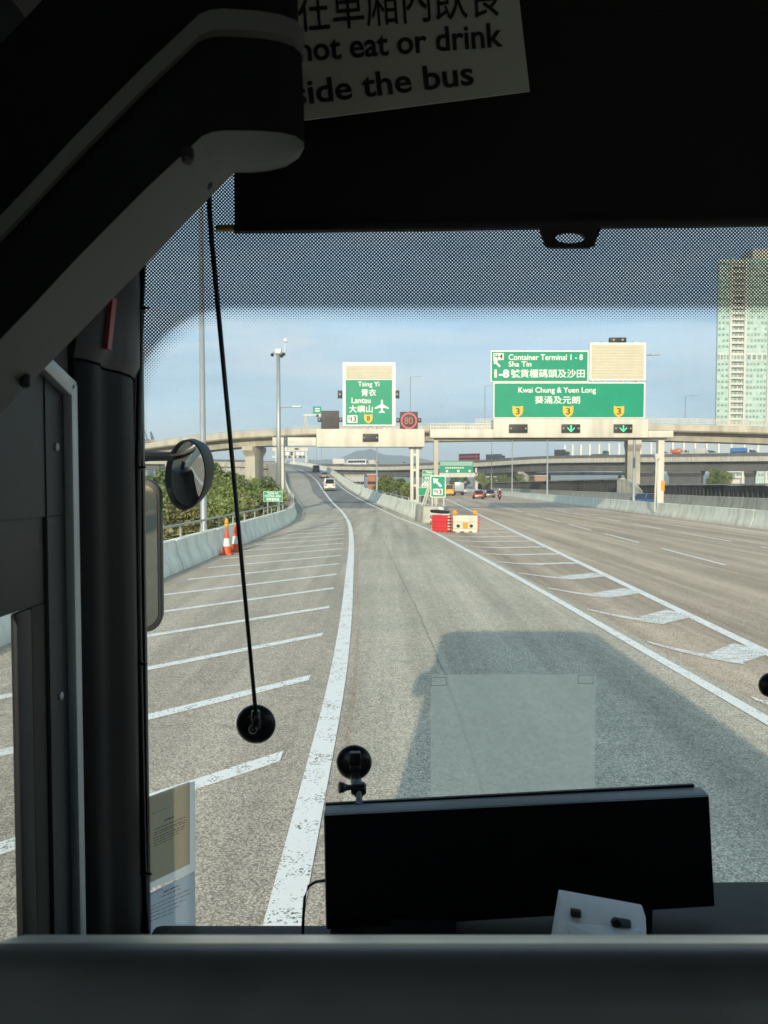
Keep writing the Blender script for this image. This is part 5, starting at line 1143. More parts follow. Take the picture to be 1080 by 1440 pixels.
# aluminium edge trim on the door
def wallpt(px, py, dx=0.0):
    Y = XL/((px - CX)/FPX); p = P(px, py, Y); p.x += dx; return p
q = [wallpt(30, 528), wallpt(50, 526.5), wallpt(99, 540), wallpt(99.5, 800), wallpt(101, 1345)]
MB().sweep([q[4], q[3], q[2]], [(-.001, -.0), (.009, 0), (.009, .001), (-.001, .001)])
tm = MB(); zt = q[2].z
tm.box(XL - .002, XL + .012, .958, .977, 1.2, zt)
tm.hexa([(XL - .002, .86, zt + .012), (XL + .012, .86, zt + .012), (XL + .012, .958, zt - .018), (XL - .002, .958, zt - .018), (XL - .002, .86, zt + .034), (XL + .012, .86, zt + .034), (XL + .012, .977, zt + .002), (XL - .002, .977, zt + .002)])
tm.build('edge_trim', M_ALU, bus_, bevel=.003)
# front left pillar: rounded vinyl column
ring = lambda z: [Vector((XL - .06, .979, z)), Vector((XL + .005, .979, z)), Vector((XL + .018, 1.0, z)), Vector((XL + .022, 1.03, z)), Vector((XL + .012, 1.055, z)), Vector((XL + .014, 1.075, z)), Vector((XL + .024, 1.10, z)), Vector((XL + .026, 1.14, z)), Vector((XL + .016, 1.185, z)), Vector((XL + .0, 1.215, z)), Vector((XL - .005, 1.235, z)), Vector((XL - .06, 1.235, z))]
zk = P(150, 522, 1.1).z
MB().loft([ring(.9), ring(1.6), ring(2.2), ring(zk - .004)]).build('pillar', M_PILLAR, bus_, smooth='auto')
ring2 = lambda z, e: [Vector((v.x + e*(.5 + .5*(v.y > 1.0)), v.y, z)) if v.x > XL - .05 else Vector((v.x, v.y, z)) for v in ring(z)]
pu = MB().loft([ring2(zk, .001), ring2(zk + .02, .010), ring2(zk + .15, .012), ring2(ZR - .05, .012)]).build('pillar_cover', M_TRIMGREY, bus_, smooth='auto')
a, b = P(157, 424, 1.06), P(146, 497, 1.06)
MB().hexa([(XL + .026, 1.022, b.z), (XL + .036, 1.022, b.z), (XL + .036, 1.036, b.z), (XL + .026, 1.036, b.z), (XL + .028, 1.034, a.z), (XL + .040, 1.034, a.z), (XL + .040, 1.050, a.z), (XL + .028, 1.050, a.z)]).build('red_strip', M_REDSTRIP, bus_)
for yy, zz in ((1.03, 2.66), (1.13, 2.70), (1.03, 2.90), (1.13, 2.92)):
    MB().lathe((XL + .030, yy, zz), (1, 0, 0), [(.006, 0), (.006, .003), (.004, .0045)], 14).build('screw', M_BLACK, bus_)
for zz in (1.75, 2.12, 2.45):
    MB().lathe((XL, .935, zz), (1, 0, 0), [(.0055, -.001), (.0055, .002), (.0035, .003)], 14).build('screw', M_GALV, bus_)
MB().box(XL - .001, XL + .0015, .9035, .9065, 1.3, 2.54).build('door_seam', M_BLACK, bus_)
MB().box(XL + .001, XL + .012, 1.236, 1.249, 1.5, 3.1).build('windscreen_seal', M_RUBBER, bus_, bevel=.003)
# windscreen
ZW0, ZW1 = 1.45, 3.16; WX0, WX1 = XL + .002, XR - .002
ws = MB().add([(WX0, YW_ + .003, ZW0), (WX1, YW_ + .003, ZW0), (WX1, YW_ + .003, ZW1), (WX0, YW_ + .003, ZW1)], [(0, 1, 2, 3)]).build('windscreen', M_WSCREEN, bus_)
# printed dot border on the inner face
fm = bpy.data.materials.new('dot_border'); fm.use_nodes = True; t = fm.node_tree; K = t.links.new
t.nodes.remove(t.nodes['Principled BSDF'])
def mth(op, a, b=None, c_=None):
    n = t.nodes.new('ShaderNodeMath'); n.operation = op
    for i, v in enumerate((a, b, c_)):
        if v is None: continue
        if isinstance(v, (int, float)): n.inputs[i].default_value = v
        else: K(v, n.inputs[i])
    return n.outputs[0]
gg = t.nodes.new('ShaderNodeNewGeometry'); sx = t.nodes.new('ShaderNodeSeparateXYZ'); K(gg.outputs['Position'], sx.inputs[0]); px_, pz_ = sx.outputs[0], sx.outputs[2]
kk = 2*math.pi/.0060
wave = mth('MULTIPLY', mth('SINE', mth('MULTIPLY', px_, kk)), mth('SINE', mth('MULTIPLY', pz_, kk)))
fz_ = P(540, 445, YW_).z; rad = .165; hw = (WX1 - WX0)/2 - .004; xc = (WX0 + WX1)/2
qx = mth('MAXIMUM', mth('SUBTRACT', mth('ABSOLUTE', mth('SUBTRACT', px_, xc)), hw - rad), 0.0)
qz = mth('MAXIMUM', mth('SUBTRACT', pz_, fz_ - rad), 0.0)
dist = mth('SUBTRACT', mth('SQRT', mth('ADD', mth('MULTIPLY', qx, qx), mth('MULTIPLY', qz, qz))), rad)
mr = t.nodes.new('ShaderNodeMapRange'); K(dist, mr.inputs[0]); mr.inputs[1].default_value = -.014; mr.inputs[2].default_value = .014; mr.inputs[3].default_value = 1.0; mr.inputs[4].default_value = .02
mr2 = t.nodes.new('ShaderNodeMapRange'); K(dist, mr2.inputs[0]); mr2.inputs[1].default_value = .012; mr2.inputs[2].default_value = .022; mr2.inputs[3].default_value = 0.0; mr2.inputs[4].default_value = -.34
thr = mth('ADD', mr.outputs[0], mr2.outputs[0])
black = mth('GREATER_THAN', wave, thr)
df = t.nodes.new('ShaderNodeBsdfDiffuse'); df.inputs[0].default_value = (.055, .038, .075, 1); tr = t.nodes.new('ShaderNodeBsdfTransparent'); ms = t.nodes.new('ShaderNodeMixShader')
K(black, ms.inputs[0]); K(tr.outputs[0], ms.inputs[1]); K(df.outputs[0], ms.inputs[2]); K(ms.outputs[0], t.nodes['Material Output'].inputs[0])
MB().add([(WX0, YW_ - .002, fz_ - .26), (WX1, YW_ - .002, fz_ - .26), (WX1, YW_ - .002, ZW1), (WX0, YW_ - .002, ZW1)], [(0,1,2,3)]).build('dot_border', fm, ws)
# header, front mask, dashboard
MB().box(XL, XR, YW_ - .03, YW_ + .05, ZW1 + .001, ZR - .06).build('windscreen_header', M_DASH, bus_)
MB().box(XL - .058, XR + .058, YW_ + .001, YW_ + .05, ZB, ZW0 - .002).build('front_mask', M_BUSPAINT, bus_, bevel=.02)
zd = P(540, 1308, 1.2).z
MB().hexa([(XL + .02, .62, .9), (XR, .62, .9), (XR, YW_ - .01, .9), (XL + .02, YW_ - .01, .9), (XL + .02, .62, zd - .04), (XR, .62, zd - .04), (XR, YW_ - .01, zd - .012), (XL + .02, YW_ - .01, zd - .012)]).build('dashboard', M_DASH, bus_, bevel=.015)
q0_, q1_ = P(462, 1301, 1.06), P(780, 1292, 1.06)
MB().hexa([(q0_.x, .80, zd - .06), (XR - .01, .80, zd - .06), (XR - .01, 1.19, zd - .06), (q0_.x, 1.19, zd - .06), (q0_.x, .99, q0_.z - .012), (XR - .01, .99, q0_.z + .012), (XR - .01, 1.185, q0_.z + .014), (q0_.x, 1.185, q0_.z - .008)]).build('dash_shelf', M_DASH, bus_, bevel=.01)
a = P(1000, 1257, 1.17); MB().hexa([(a.x - .22, .85, zd - .05), (XR, .85, zd - .05), (XR, 1.2, zd - .05), (a.x - .22, 1.2, zd - .05), (a.x - .18, .98, a.z - .025), (XR, .98, a.z - .02), (XR, 1.17, a.z + .006), (a.x - .18, 1.17, a.z)]).build('instrument_hood', M_DASH, bus_, bevel=.012)
# overhead arm (door gear cover)
def arm(pts_lo, pts_hi, Ylo, Yhi, thick, m_bottom, name, lab):
    pass
lowf = [(-40, 622), (0, 583), (100, 480), (215, 362), (300, 272), (330, 243)]          # far lower edge of the underside
cap = [(352, 243.5), (378, 241), (402, 235), (420, 223), (428, 206), (427, 198), (416, 190), (396, 185), (366, 182.5)]
upf = [(332, 182), (300, 183), (284, 190), (180, 290), (110, 360), (40, 435), (-40, 516)]
ys = [.74]*len(lowf) + [.735, .73, .72, .705, .69, .675, .66, .65, .645] + [.64]*len(upf)
under = [P(a, b, y) for (a, b), y in zip(lowf + cap + upf, ys)]
n = len(under); rise = Vector((0, 0, .004))
pairs = [((-40, 622), (-40, 516), .74, .64), ((0, 583), (0, 476), .74, .64), ((50, 531), (52, 422), .74, .64), ((100, 480), (105, 365), .74, .64), ((160, 418), (155, 314), .74, .64), ((215, 362), (205, 264), .74, .64), ((262, 312), (250, 222), .74, .64), ((300, 272), (284, 190), .74, .64), ((316, 256), (300, 183.5), .74, .64), ((330, 243.5), (316, 182), .74, .64), ((352, 243.5), (340, 182), .735, .645), ((378, 241), (366, 182.5), .73, .65), ((402, 235), (396, 185), .72, .66), ((420, 223), (416, 190), .705, .67), ((428, 206), (427, 198), .69, .68)]
vs = []
for lo_, hi_, y0_, y1_ in pairs:
    for q_ in range(5):
        u_ = q_/4; b_ = math.sin(math.pi*u_)*.004
        vs.append(P(lo_[0] + (hi_[0] - lo_[0])*u_, lo_[1] + (hi_[1] - lo_[1])*u_, y0_ + (y1_ - y0_)*u_) - Vector((0, 0, b_)))
ov = MB().add(vs, [(5*i + q_, 5*i + q_ + 1, 5*i + q_ + 6, 5*i + q_ + 5) for i in range(len(pairs) - 1) for q_ in range(4)]).build('overhead_arm', M_ARM, bus_, smooth=True)
# dark side band above it, slightly larger, and the upper cover
mid_ = [p + rise + Vector((0, 0, .001)) for p in under]; cen = sum(mid_, Vector())/n
out_ = [cen + (p - cen)*1.006 for p in mid_]
edge_ = [P(h_[0], h_[1], y1_) for l_, h_, y0_, y1_ in pairs] + [P(l_[0], l_[1], y0_) for l_, h_, y0_, y1_ in pairs[:8:-1]]
vs = []
for p_ in edge_: vs += [p_ + Vector((0, 0, -.001)), p_ + Vector((0, 0, .040)), p_ + Vector((-.002, 0, .080))]
MB().add(vs, [(3*i + q_, 3*i + 3 + q_, 3*i + 4 + q_, 3*i + 1 + q_) for i in range(len(edge_) - 1) for q_ in (0, 1)]).build('arm_side_band', M_ARM_SHADE, ov, smooth='auto')
vs = []
for p_ in edge_: vs += [p_ + Vector((-.002, -.001, .0795)), p_ + Vector((.002, -.010, .0805)), p_ + Vector((.001, -.010, .0975)), p_ + Vector((-.003, .012, .1005))]
MB().add(vs, [(4*i + q_, 4*i + 4 + q_, 4*i + 5 + q_, 4*i + 1 + q_) for i in range(len(edge_) - 1) for q_ in (0, 1, 2)]).build('arm_upper_cover', M_ARM, ov, smooth='auto')
out3 = [cen + (p - cen)*.97 + Vector((-.004, .016, .100)) for p in out_]
MB().prism([tuple(p) for p in out3], (-.002, 0, .16)).build('arm_housing', M_ARM_SHADE, ov, smooth='auto')
for a, b, y in ((264, 231, .640), (291, 266, .722), (36, 545, .722)  ):
    p = P(a, b, y); MB().lathe(p + Vector((0, 0, .012)), (.1, -.25, -1), [(.0055, 0), (.0055, .010), (.0035, .012)], 14).build('bolt', M_BLACK, ov, smooth='auto')
# outside mirrors on the left
mr_ = MB(); ym = 1.55
p0, p1 = P(185, 641.5, 1.40), P(240, 641.5, ym)
mr_.tube([p0 + Vector((-.10, -.12, -.0)), p0, p1], [.012, .012, .010], 10); mo = mr_.build('mirror_arm', M_BLACK, bus_, smooth='auto')
def ellipse_mirror(px, py, Y, rx, rz_, tilt, yaw):
    c = P(px, py, Y); n = 36
    ux = Vector((math.cos(yaw), math.sin(yaw), 0)); nn = Vector((math.sin(yaw), -math.cos(yaw), -.20)).normalized(); uz = (Vector((0, 0, 1)) - nn*nn.z).normalized(); ux = nn.cross(uz)*-1
    e1 = ux*math.cos(tilt) + uz*math.sin(tilt); e2 = -ux*math.sin(tilt) + uz*math.cos(tilt)
    def rg(s, h): return [c + e1*math.cos(2*math.pi*k/n)*rx*s + e2*math.sin(2*math.pi*k/n)*rz_*s + nn*h for k in range(n)]
    back = MB().loft([rg(.55, -.06), rg(.9, -.045), rg(1.03, -.015), rg(1.045, .010), rg(1.0, .012), rg(.97, .0)]).build('round_mirror', M_BLACK, bus_, smooth='auto')
    g_ = MB().loft([rg(.975, .002), rg(.8, .0035), rg(.5, .006), rg(.2, .0072), rg(.02, .0075)], False).build('mirror_glass', M_MIRROR, back, smooth=True); return back
mm_ = bpy.data.materials.new('mirror_silver'); mm_.use_nodes = True; bb = mm_.node_tree.nodes['Principled BSDF']; bb.inputs['Metallic'].default_value = 1; bb.inputs['Roughness'].default_value = .04
_n = mm_.node_tree.nodes.new('ShaderNodeTexNoise'); _n.inputs['Scale'].default_value = 30; _r = mm_.node_tree.nodes.new('ShaderNodeValToRGB'); _r.color_ramp.elements[0].color = (.40, .43, .44, 1); _r.color_ramp.elements[1].color = (.52, .55, .55, 1)
mm_.node_tree.links.new(_n.outputs[0], _r.inputs[0]); mm_.node_tree.links.new(_r.outputs[0], bb.inputs['Base Color']); M_MIRROR = mm_; M_MIRROR_DK = mm_.copy(); M_MIRROR_DK.name = 'mirror_dim_reflection'
_r2 = [n_ for n_ in M_MIRROR_DK.node_tree.nodes if n_.type == 'VALTORGB'][0]; _r2.color_ramp.elements[0].color = (.13, .15, .145, 1); _r2.color_ramp.elements[1].color = (.21, .235, .225, 1)  # darker silver; the square mirror's dim reflection is tinted into its colour
ellipse_mirror(263.5, 667.5, ym, .0455, .076, math.radians(-14), math.radians(-13))
a, b = P(192, 673, 1.45), P(228, 890, 1.45)
rm = MB().prism([(x, 1.45 + (x - a.x)*.09, z) for x, z in rounded(a.x - .09, b.x, b.z, a.z, .035, 6)], (-.015, .06, 0)).build('square_mirror', M_BLACK, bus_, bevel=.008)
MB().prism([(x, 1.447 + (x - a.x)*.09, z) for x, z in rounded(a.x - .08, b.x - .008, b.z + .012, a.z - .012, .03, 6)], (-.001, .003, 0)).build('mirror_glass', M_MIRROR_DK, rm)
MB().tube([P(196, 660, 1.47), P(190, 690, 1.49)], .01, 8).build('mirror_stalk', M_BLACK, bus_)

# ---- things inside the coach
# cable tied along the pillar
cb = empty('cable', (XL + .04, 1.19, 1.6), 'thin black cable running down the front pillar, held by ties', 'cable')
cp = [P(201, 372, 1.2), P(198, 436, 1.2), P(196, 540, 1.2), P(194, 660, 1.2), P(194, 800, 1.2), P(196, 932, 1.2), P(199, 1080, 1.2), P(202, 1210, 1.2), P(205, 1312, 1.2)]
MB().tube(cp, .0055, 8).build('sleeve', M_RUBBER, cb, smooth=True)
MB().tube([p + Vector((-.010, .004, 0)) for p in cp], .0035, 8).build('sleeve', M_RUBBER, cb, smooth=True)
for a, b in ((198, 436), (194, 658), (196, 932), (202.5, 1225), (205, 1312)):
    p = P(a, b, 1.2); MB().lathe(p + Vector((-.004, 0, -.004)), (0, 0, 1), [(.010, 0), (.011, .003), (.010, .006)], 10).build('cable_tie', M_BLACK, cb); 
    MB().tube([p + Vector((-.012, 0, 0)), p + Vector((.016, -.012, .001))], .0022, 6).build('tie_tail', M_BLACK, cb)
# roller blind
rb = empty('roller_blind', (P(700, 0, 1.17).x, 1.17, P(700, 325, 1.17).z), 'black roller sun blind drawn across the top of the windscreen', 'blind')
a, b = P(330, 326, 1.17), P(1080, 316, 1.17); sl_ = (b.z - a.z)/(b.x - a.x); xe = XR - .03; ze = a.z + sl_*(xe - a.x)
MB().hexa([(a.x, 1.168, a.z), (xe, 1.168, ze), (xe, 1.171, ze), (a.x, 1.171, a.z), (a.x, 1.168, 3.16), (xe, 1.168, 3.16), (xe, 1.171, 3.16), (a.x, 1.171, 3.16)]).build('blind_sheet', M_BLIND, rb)
MB().hexa([(a.x, 1.162, a.z - .002), (xe, 1.162, ze - .002), (xe, 1.177, ze - .002), (a.x, 1.177, a.z - .002), (a.x, 1.162, a.z + .012), (xe, 1.162, ze + .012), (xe, 1.177, ze + .012), (a.x, 1.177, a.z + .012)]).build('bottom_bar', M_BLACK, rb, bevel=.003)
p0, p1 = P(304, 321.5, 1.17), P(329.5, 321, 1.17); MB().tube([p0, p1], .0055, 14).build('rod_end', M_BRASS, rb, smooth='auto')
c = P(800, 335, 1.165); w2, w1, hh = .052, .037, .0175; n = 28
outer = []; inner = []
for i in range(n):
    t_ = 2*math.pi*i/n; ex, ez = math.cos(t_), math.sin(t_)
    wz = ez*hh; ww = (w1 + (w2 - w1)*(ez + 1)/2); s = max(abs(ex), abs(ez)); outer.append((c.x + ex/s*ww, c.z + ez/s*hh)); inner.append((c.x + ex*.024, c.z - .002 + ez*.0085))
m = MB(); vs = [(x, 1.157, z) for x, z in outer] + [(x, 1.157, z) for x, z in inner] + [(x, 1.163, z) for x, z in outer] + [(x, 1.163, z) for x, z in inner]; fs = []
for i in range(n):
    j = (i + 1) % n; fs += [(i, j, n+j, n+i), (2*n+i, 3*n+i, 3*n+j, 2*n+j), (i, 2*n+i, 2*n+j, j), (n+i, n+j, 3*n+j, 3*n+i)]
m.add(vs, fs).build('handle', M_BLACK, rb)
# no eating notice
YN = 1.03; nd = empty('notice', P(560, 168, YN), 'white notice forbidding eating and drinking, hanging tilted above the windscreen', 'notice')
bl0, br0 = P(375, 175.5, YN), P(745, 128, YN); ex = (br0 - bl0).normalized(); ez = Vector((-ex.z, 0, ex.x)); hgt = .26
bl0 -= ex*.06
MB().prism([bl0, br0, br0 + ez*hgt, bl0 + ez*hgt], (0, .002, 0)).build('card', M_CARD, nd)
def notice_line(s, x0, y0, x1, y1, hpx, bold):
    """baseline from (x0,y0) to (x1,y1), cap height hpx"""
    p, q = P(x0, y0, YN - .0015), P(x1, y1, YN - .0015); me = text_mesh(s, bold); xs = [v.co.x for v in me.vertices]; yv = [v.co.y for v in me.vertices]
    ax, bx = min(xs), max(xs); u = (q - p); up_ = Vector((-u.z, 0, u.x)).normalized()*(hpx*YN/1000/.72)
    for v in me.vertices: c_ = v.co.copy(); v.co = p + u*((c_.x - ax)/(bx - ax)) + up_*c_.y
    put(me, 'lettering', M_INK, nd)
notice_line('Do not eat or drink', 352, 91.5, 708, 64.5, 33, .02)
notice_line('inside the bus', 377, 152, 667, 118, 33, .02)
notice_line('請勿在車廂內飲食', 325, 47, 706, 16, 52, .004)
# hanging rod with suction cup
def suction(root, c, r, nrm=(0, -1, 0), knob=True):
    o = MB().lathe(c, nrm, [(r*1.02, 0), (r, .003), (r*.86, .007), (r*.55, .012), (r*.28, .015), (r*.24, .016)], 36).build('suction_cup', M_RUBBER, root, smooth=True)
    if knob: MB().lathe(Vector(c) + Vector(nrm)*.014, nrm, [(r*.24, 0), (r*.26, .006), (r*.22, .016), (r*.1, .02)], 16).build('cup_knob', M_RUBBER, root, smooth=True)
    return o
sr = empty('hanging_rod', P(360, 1022, 1.24), 'thin black rod slanting down to a suction cup on the windscreen', 'rod')
c = P(360, 1018, YW_ - .003); suction(sr, c, .0345)
MB().tube([P(293, 262, 1.16), P(297, 330, 1.165), P(340, 790, 1.20), P(360.5, 1012, 1.222)], [.0042, .0042, .0036, .0036], 10).build('rod', M_RUBBER, sr, smooth=True)
MB().tube([P(359.5, 1000, 1.221), P(361, 1024, 1.226)], .0075, 10).build('rod_socket', M_RUBBER, sr, smooth=True)
s5 = empty('suction_hook', P(1082, 962, YW_), 'black suction cup on the windscreen at the right picture edge', 'suction cup')
suction(s5, P(1084, 963, YW_ - .003), .022)
M_PAP1 = translucent('paper_tan', (.60, .53, .40), .72); M_PAP2 = translucent('paper_blue', (.52, .59, .66), .7); M_EDGE = translucent('paper_margin', (.86, .88, .84), .8)
# clear film square on the glass
ff = bpy.data.materials.new('clear_film'); ff.use_nodes = True; t = ff.node_tree; K = t.links.new; t.nodes.remove(t.nodes['Principled BSDF'])
d_ = t.nodes.new('ShaderNodeBsdfDiffuse'); d_.inputs[0].default_value = (.80, .80, .70, 1); tl = t.nodes.new('ShaderNodeBsdfTranslucent'); tl.inputs[0].default_value = (.95, .95, .82, 1)
nn_ = t.nodes.new('ShaderNodeTexNoise'); nn_.inputs['Scale'].default_value = 22; nn_.inputs['Detail'].default_value = 6
rr_ = t.nodes.new('ShaderNodeMapRange'); K(nn_.outputs[0], rr_.inputs[0]); rr_.inputs[1].default_value = .3; rr_.inputs[2].default_value = .7; rr_.inputs[3].default_value = .44; rr_.inputs[4].default_value = .56
ad = t.nodes.new('ShaderNodeMixShader'); ad.inputs[0].default_value = .85; K(d_.outputs[0], ad.inputs[1]); K(tl.outputs[0], ad.inputs[2])
tr = t.nodes.new('ShaderNodeBsdfTransparent'); ms = t.nodes.new('ShaderNodeMixShader'); K(rr_.outputs[0], ms.inputs[0]); K(tr.outputs[0], ms.inputs[1]); K(ad.outputs[0], ms.inputs[2]); K(ms.outputs[0], t.nodes['Material Output'].inputs[0])
fl_ = empty('film_sheet', P(720, 1110, YW_), 'clear hazy square film stuck on the windscreen above the monitor', 'film')
a, b = P(606, 948, YW_), P(835.5, 1125, YW_)
MB().poly([(a.x, YW_ - .0015, b.z), (b.x, YW_ - .0015, b.z), (b.x, YW_ - .0015, a.z), (a.x, YW_ - .0015, a.z)]).build('film', ff, fl_)
M_TAPE = mat('clear_tape', (.34, .36, .35), .25, var=.1, spec=.8)
for x0, x1, y0, y1 in ((606, 628, 951.5, 963.5), (812, 834, 948.5, 961)):
    p, q = P(x0, y0, YW_), P(x1, y1, YW_); m = MB(); e = .0011
    for (x_0, x_1, z_0, z_1) in ((p.x, q.x, p.z - e, p.z), (p.x, q.x, q.z, q.z + e), (p.x, p.x + e, q.z + e, p.z - e), (q.x - e, q.x, q.z + e, p.z - e)): m.box(x_0, x_1, YW_ - .0032, YW_ - .0024, z_0, z_1)
    m.build('tape_tab', M_EDGE, fl_)
# papers behind the glass
def paper(label, cs, m_, lines, seed, margin):
    r = random.Random(seed); q = [P(a, b, YW_ - .0035) for a, b in cs]; rt = empty('paper', q[0], label, 'paper', 'papers on the windscreen')
    if margin:
        g_ = [P(a, b, YW_ - .0022) for a, b in margin]; MB().poly(g_).build('margin', M_EDGE, rt)
    MB().poly(q).build('sheet', m_, rt)
    at = lambda u, v: (q[0] + (q[1] - q[0])*u)*(1 - v) + (q[3] + (q[2] - q[3])*u)*v
    for v, u0, u1, h in lines:
        m = MB(); u = u0
        while u < u1:
            e = min(u1, u + r.uniform(.03, .12)); A, B_, C_, D = at(u, v), at(e, v), at(e, v + h), at(u, v + h)
            m.add([p_ + Vector((0, -.0006, 0)) for p_ in (A, B_, C_, D)], [(0,1,2,3)]); u = e + .018
        m.build('print_line', M_INK, rt)
paper('tan printed sheet on the windscreen, upper of two', [(207, 1121), (267, 1099), (267, 1215), (208, 1243)], M_PAP1, [(.34, .4, .62, .012), (.40, .15, .9, .008), (.44, .15, .92, .008), (.465, .15, .9, .006), (.50, .15, .9, .008), (.53, .15, .88, .006), (.56, .15, .75, .006), (.59, .15, .6, .006), (.21, .12, .5, .005)], 1, [(205, 1124), (274, 1098), (275, 1226), (205, 1252)])
paper('bluish printed sheet on the windscreen, lower of two', [(206, 1258), (274, 1225), (275, 1308), (206, 1330)], M_PAP2, [(.10, .35, .68, .018), (.17, .3, .7, .012), (.26, .1, .9, .010), (.33, .08, .9, .010), (.40, .08, .8, .010), (.47, .08, .7, .010), (.54, .08, .55, .010), (.03, .05, .35, .01)], 2, None)
# monitor on the dashboard
YM = 1.08; mo_ = empty('monitor', P(730, 1300, YM), 'wide black slab monitor standing on the dashboard', 'monitor')
mo_.location.z = zd - .02; OFF[mo_.name] = Vector(mo_.location)
A, B_, C_, D = P(458, 1306, YM - .01), P(1005.5, 1273, YM - .01), P(997.5, 1118, YM + .012), P(455, 1145, YM + .012)
bk = Vector((0, .030, .001))
MB().hexa([A, B_, B_ + bk, A + bk, D, C_, C_ + bk, D + bk]).build('casing', M_BEZEL, mo_, bevel=.003)
f0 = Vector((0, -.0035, .0)); ins = lambda p, q_, s: p + (q_ - p)*s
scr = [ins(A, C_, .004), ins(B_, D, .004), ins(C_, A, .004), ins(D, B_, .004)]
MB().prism([p + f0 for p in scr], (0, .003, 0)).build('screen', M_SCREEN, mo_)
MB().hexa([D + Vector((.0, .031, -.01)), C_ + Vector((-.01, .031, -.01)), C_ + Vector((-.01, .036, -.01)), D + Vector((0, .036, -.01)), D + Vector((.0, .031, .0025)), C_ + Vector((-.01, .031, .0035)), C_ + Vector((-.01, .036, .0035)), D + Vector((0, .036, .0025))]).build('rear_lip', M_BLACK, mo_)
for s in (.25, .75):
    p = ins(A, B_, s); MB().box(p.x - .05, p.x + .05, YM - .02, YM + .07, zd - .022, p.z + .01).build('foot', M_BLACK, mo_)
# monitor lead
ld = empty('power_lead', P(427, 1306, 1.1), 'thin black lead looping out of the monitor left side', 'lead')
MB().tube([P(458, 1238, 1.09), P(444, 1240, 1.1), P(434, 1246, 1.1), P(428.5, 1262, 1.1), P(426.5, 1290, 1.1), P(425.5, 1322, 1.1)], .0024, 8).build('wire', M_RUBBER, ld, smooth=True)
# camera mount with suction cup
mt = empty('suction_mount', P(505, 1130, 1.12), 'small black suction mount with thumbscrew above the monitor', 'mount')
c = P(498, 1072, YW_ - .003); o = suction(mt, c, .031, knob=False)
bx_ = lambda nm, x0, y0, x1, y1, Y0, Y1, mt_=M_RUBBER, bv=.003: MB().box(P(x0, y0, Y0).x, P(x1, y1, Y0).x, Y0, Y1, P(x0, y1, Y0).z, P(x0, y0, Y0).z).build(nm, mt_, mt, bevel=bv)
bx_('lock_lever', 491, 1059, 507, 1083, 1.222, 1.236); bx_('lever_tab', 491.5, 1078, 507, 1085, 1.214, 1.2215, M_BLACK)
p, q = P(499, 1090, 1.215), P(505, 1117, 1.165); MB().tube([p, p.lerp(q, .6), q], [.0085, .0105, .0085], 12).build('neck', M_RUBBER, mt, smooth=True)
p = P(504, 1109, 1.165); MB().lathe(p + Vector((-.012, 0, 0)), (1, 0, 0), [(.008, 0), (.0105, .003), (.0105, .022), (.008, .025)], 16).build('hinge', M_RUBBER, mt, smooth='auto')
p, q = P(494, 1107.5, 1.165), P(476, 1107.5, 1.16); MB().lathe(p, (q - p), [(.004, 0), (.005, .008), (.0085, .014), (.009, .021), (.006, .022)], 10).build('thumbscrew', M_RUBBER, mt)
p, q = P(505, 1115, 1.15), P(505, 1132, 1.125); MB().tube([p, q], [.0045, .006], 10).build('stem', M_RUBBER, mt); MB().lathe(q + Vector((0, 0, -.003)), (0, -.2, 1), [(.013, 0), (.012, .004), (.006, .009)], 18).build('base', M_RUBBER, mt, smooth='auto')
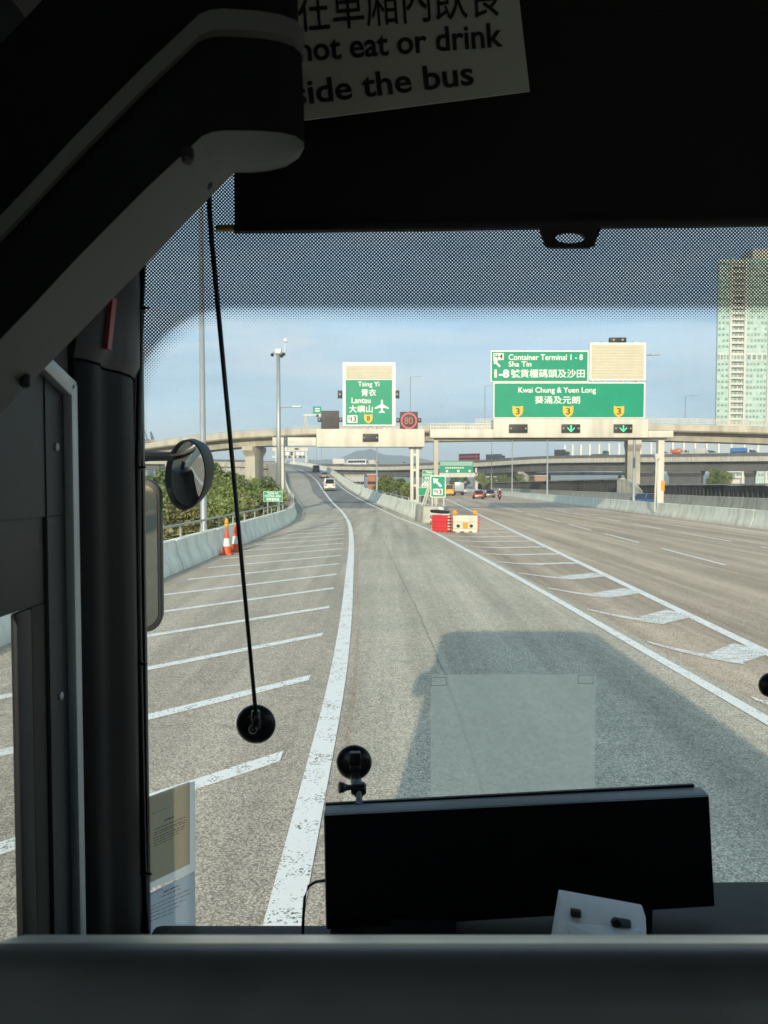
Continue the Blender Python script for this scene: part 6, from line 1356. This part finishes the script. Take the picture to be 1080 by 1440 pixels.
# pale device box
YX = .93; db = empty('device_box', P(850, 1330, YX), 'white wedge-shaped box with two small black clips before the monitor', 'box')
A, B_, C_, D = P(787, 1350, YX - .03), P(911, 1350, YX - .03), P(910, 1291, YX + .03), P(790, 1269, YX + .03); bk = Vector((.0, .02, .0075))
MB().hexa([A, B_, B_ + Vector((0, .05, 0)), A + Vector((0, .05, 0)), D, C_, C_ + bk, D + bk]).build('shell', M_BOX, db, bevel=.002)
E = lambda u, v: (D + (C_ - D)*u)*(1 - v) + (A + (B_ - A)*u)*v
for (u0, u1, v0, v1, nm) in ((.10, .22, .06, .20, 'clip'), (.60, .80, .10, .26, 'clip')): MB().prism([E(u0, v0), E(u1, v0), E(u1, v1), E(u0, v1)], (0, -.006, 0)).build(nm, M_BLACK, db, bevel=.0015)
MB().lathe(E(.62, .18) + Vector((0, -.003, 0)), (0, -1, 0), [(.0065, 0), (.0065, .006), (.004, .007)], 14).build('knob', M_BLACK, db)
MB().prism([E(.06, .35), E(.94, .30), E(.80, .75), E(.22, .85)], (0, -.0012, 0)).build('label_panel', M_BOX, db)
# partition rail in front of the seat
pr = empty('partition', (.6, .40, .4), 'dark padded partition rail across the bottom of the view', 'partition')
zr0 = P(540, 1337, .395).z
prof = []
for i in range(9): a = math.pi*(1 - i/8); prof.append((.37 + .025 + .025*math.cos(a), zr0 - .025 + .025*math.sin(a)))
pts = [(XL + .02, y_, z_) for y_, z_ in prof] + [(XL + .02, .42, .45), (XL + .02, .37, .45)]
pts = [(XL + .02, .355, .45), (XL + .02, .362, zr0 - .07), (XL + .02, .368, zr0 - .03)] + [(XL + .02, y_, z_) for y_, z_ in prof] + [(XL + .02, .42, .45)]
MB().prism(pts, (XR - XL - .06, 0, 0)).build('padded_rail', M_RAIL, pr, smooth='auto')
z0_, z1_ = P(540, 1333, .425).z, P(540, 1314, .50).z
MB().hexa([(XL + .17, .422, z0_ - .01), (XR - .1, .422, z0_ - .01), (XR - .1, .50, z1_ - .01), (XL + .17, .50, z1_ - .01), (XL + .17, .422, z0_), (XR - .1, .422, z0_), (XR - .1, .50, z1_), (XL + .17, .50, z1_)]).build('rail_ledge', M_LEDGE, pr, bevel=.003)

# ------------------------------------------------------------------ air
hz = bpy.data.materials.new('air'); hz.use_nodes = True; t = hz.node_tree; t.nodes.remove(t.nodes['Principled BSDF'])
vp = t.nodes.new('ShaderNodeVolumePrincipled'); vp.inputs['Color'].default_value = (.80, .90, 1.0, 1); vp.inputs['Density'].default_value = .00034; vp.inputs['Anisotropy'].default_value = .0
t.links.new(vp.outputs[0], t.nodes['Material Output'].inputs['Volume'])
USE_HAZE = True
if USE_HAZE:
    tag(MB().box(-8500, 8500, -390, 11500, -7, 240).build('haze', hz), kind='stuff')
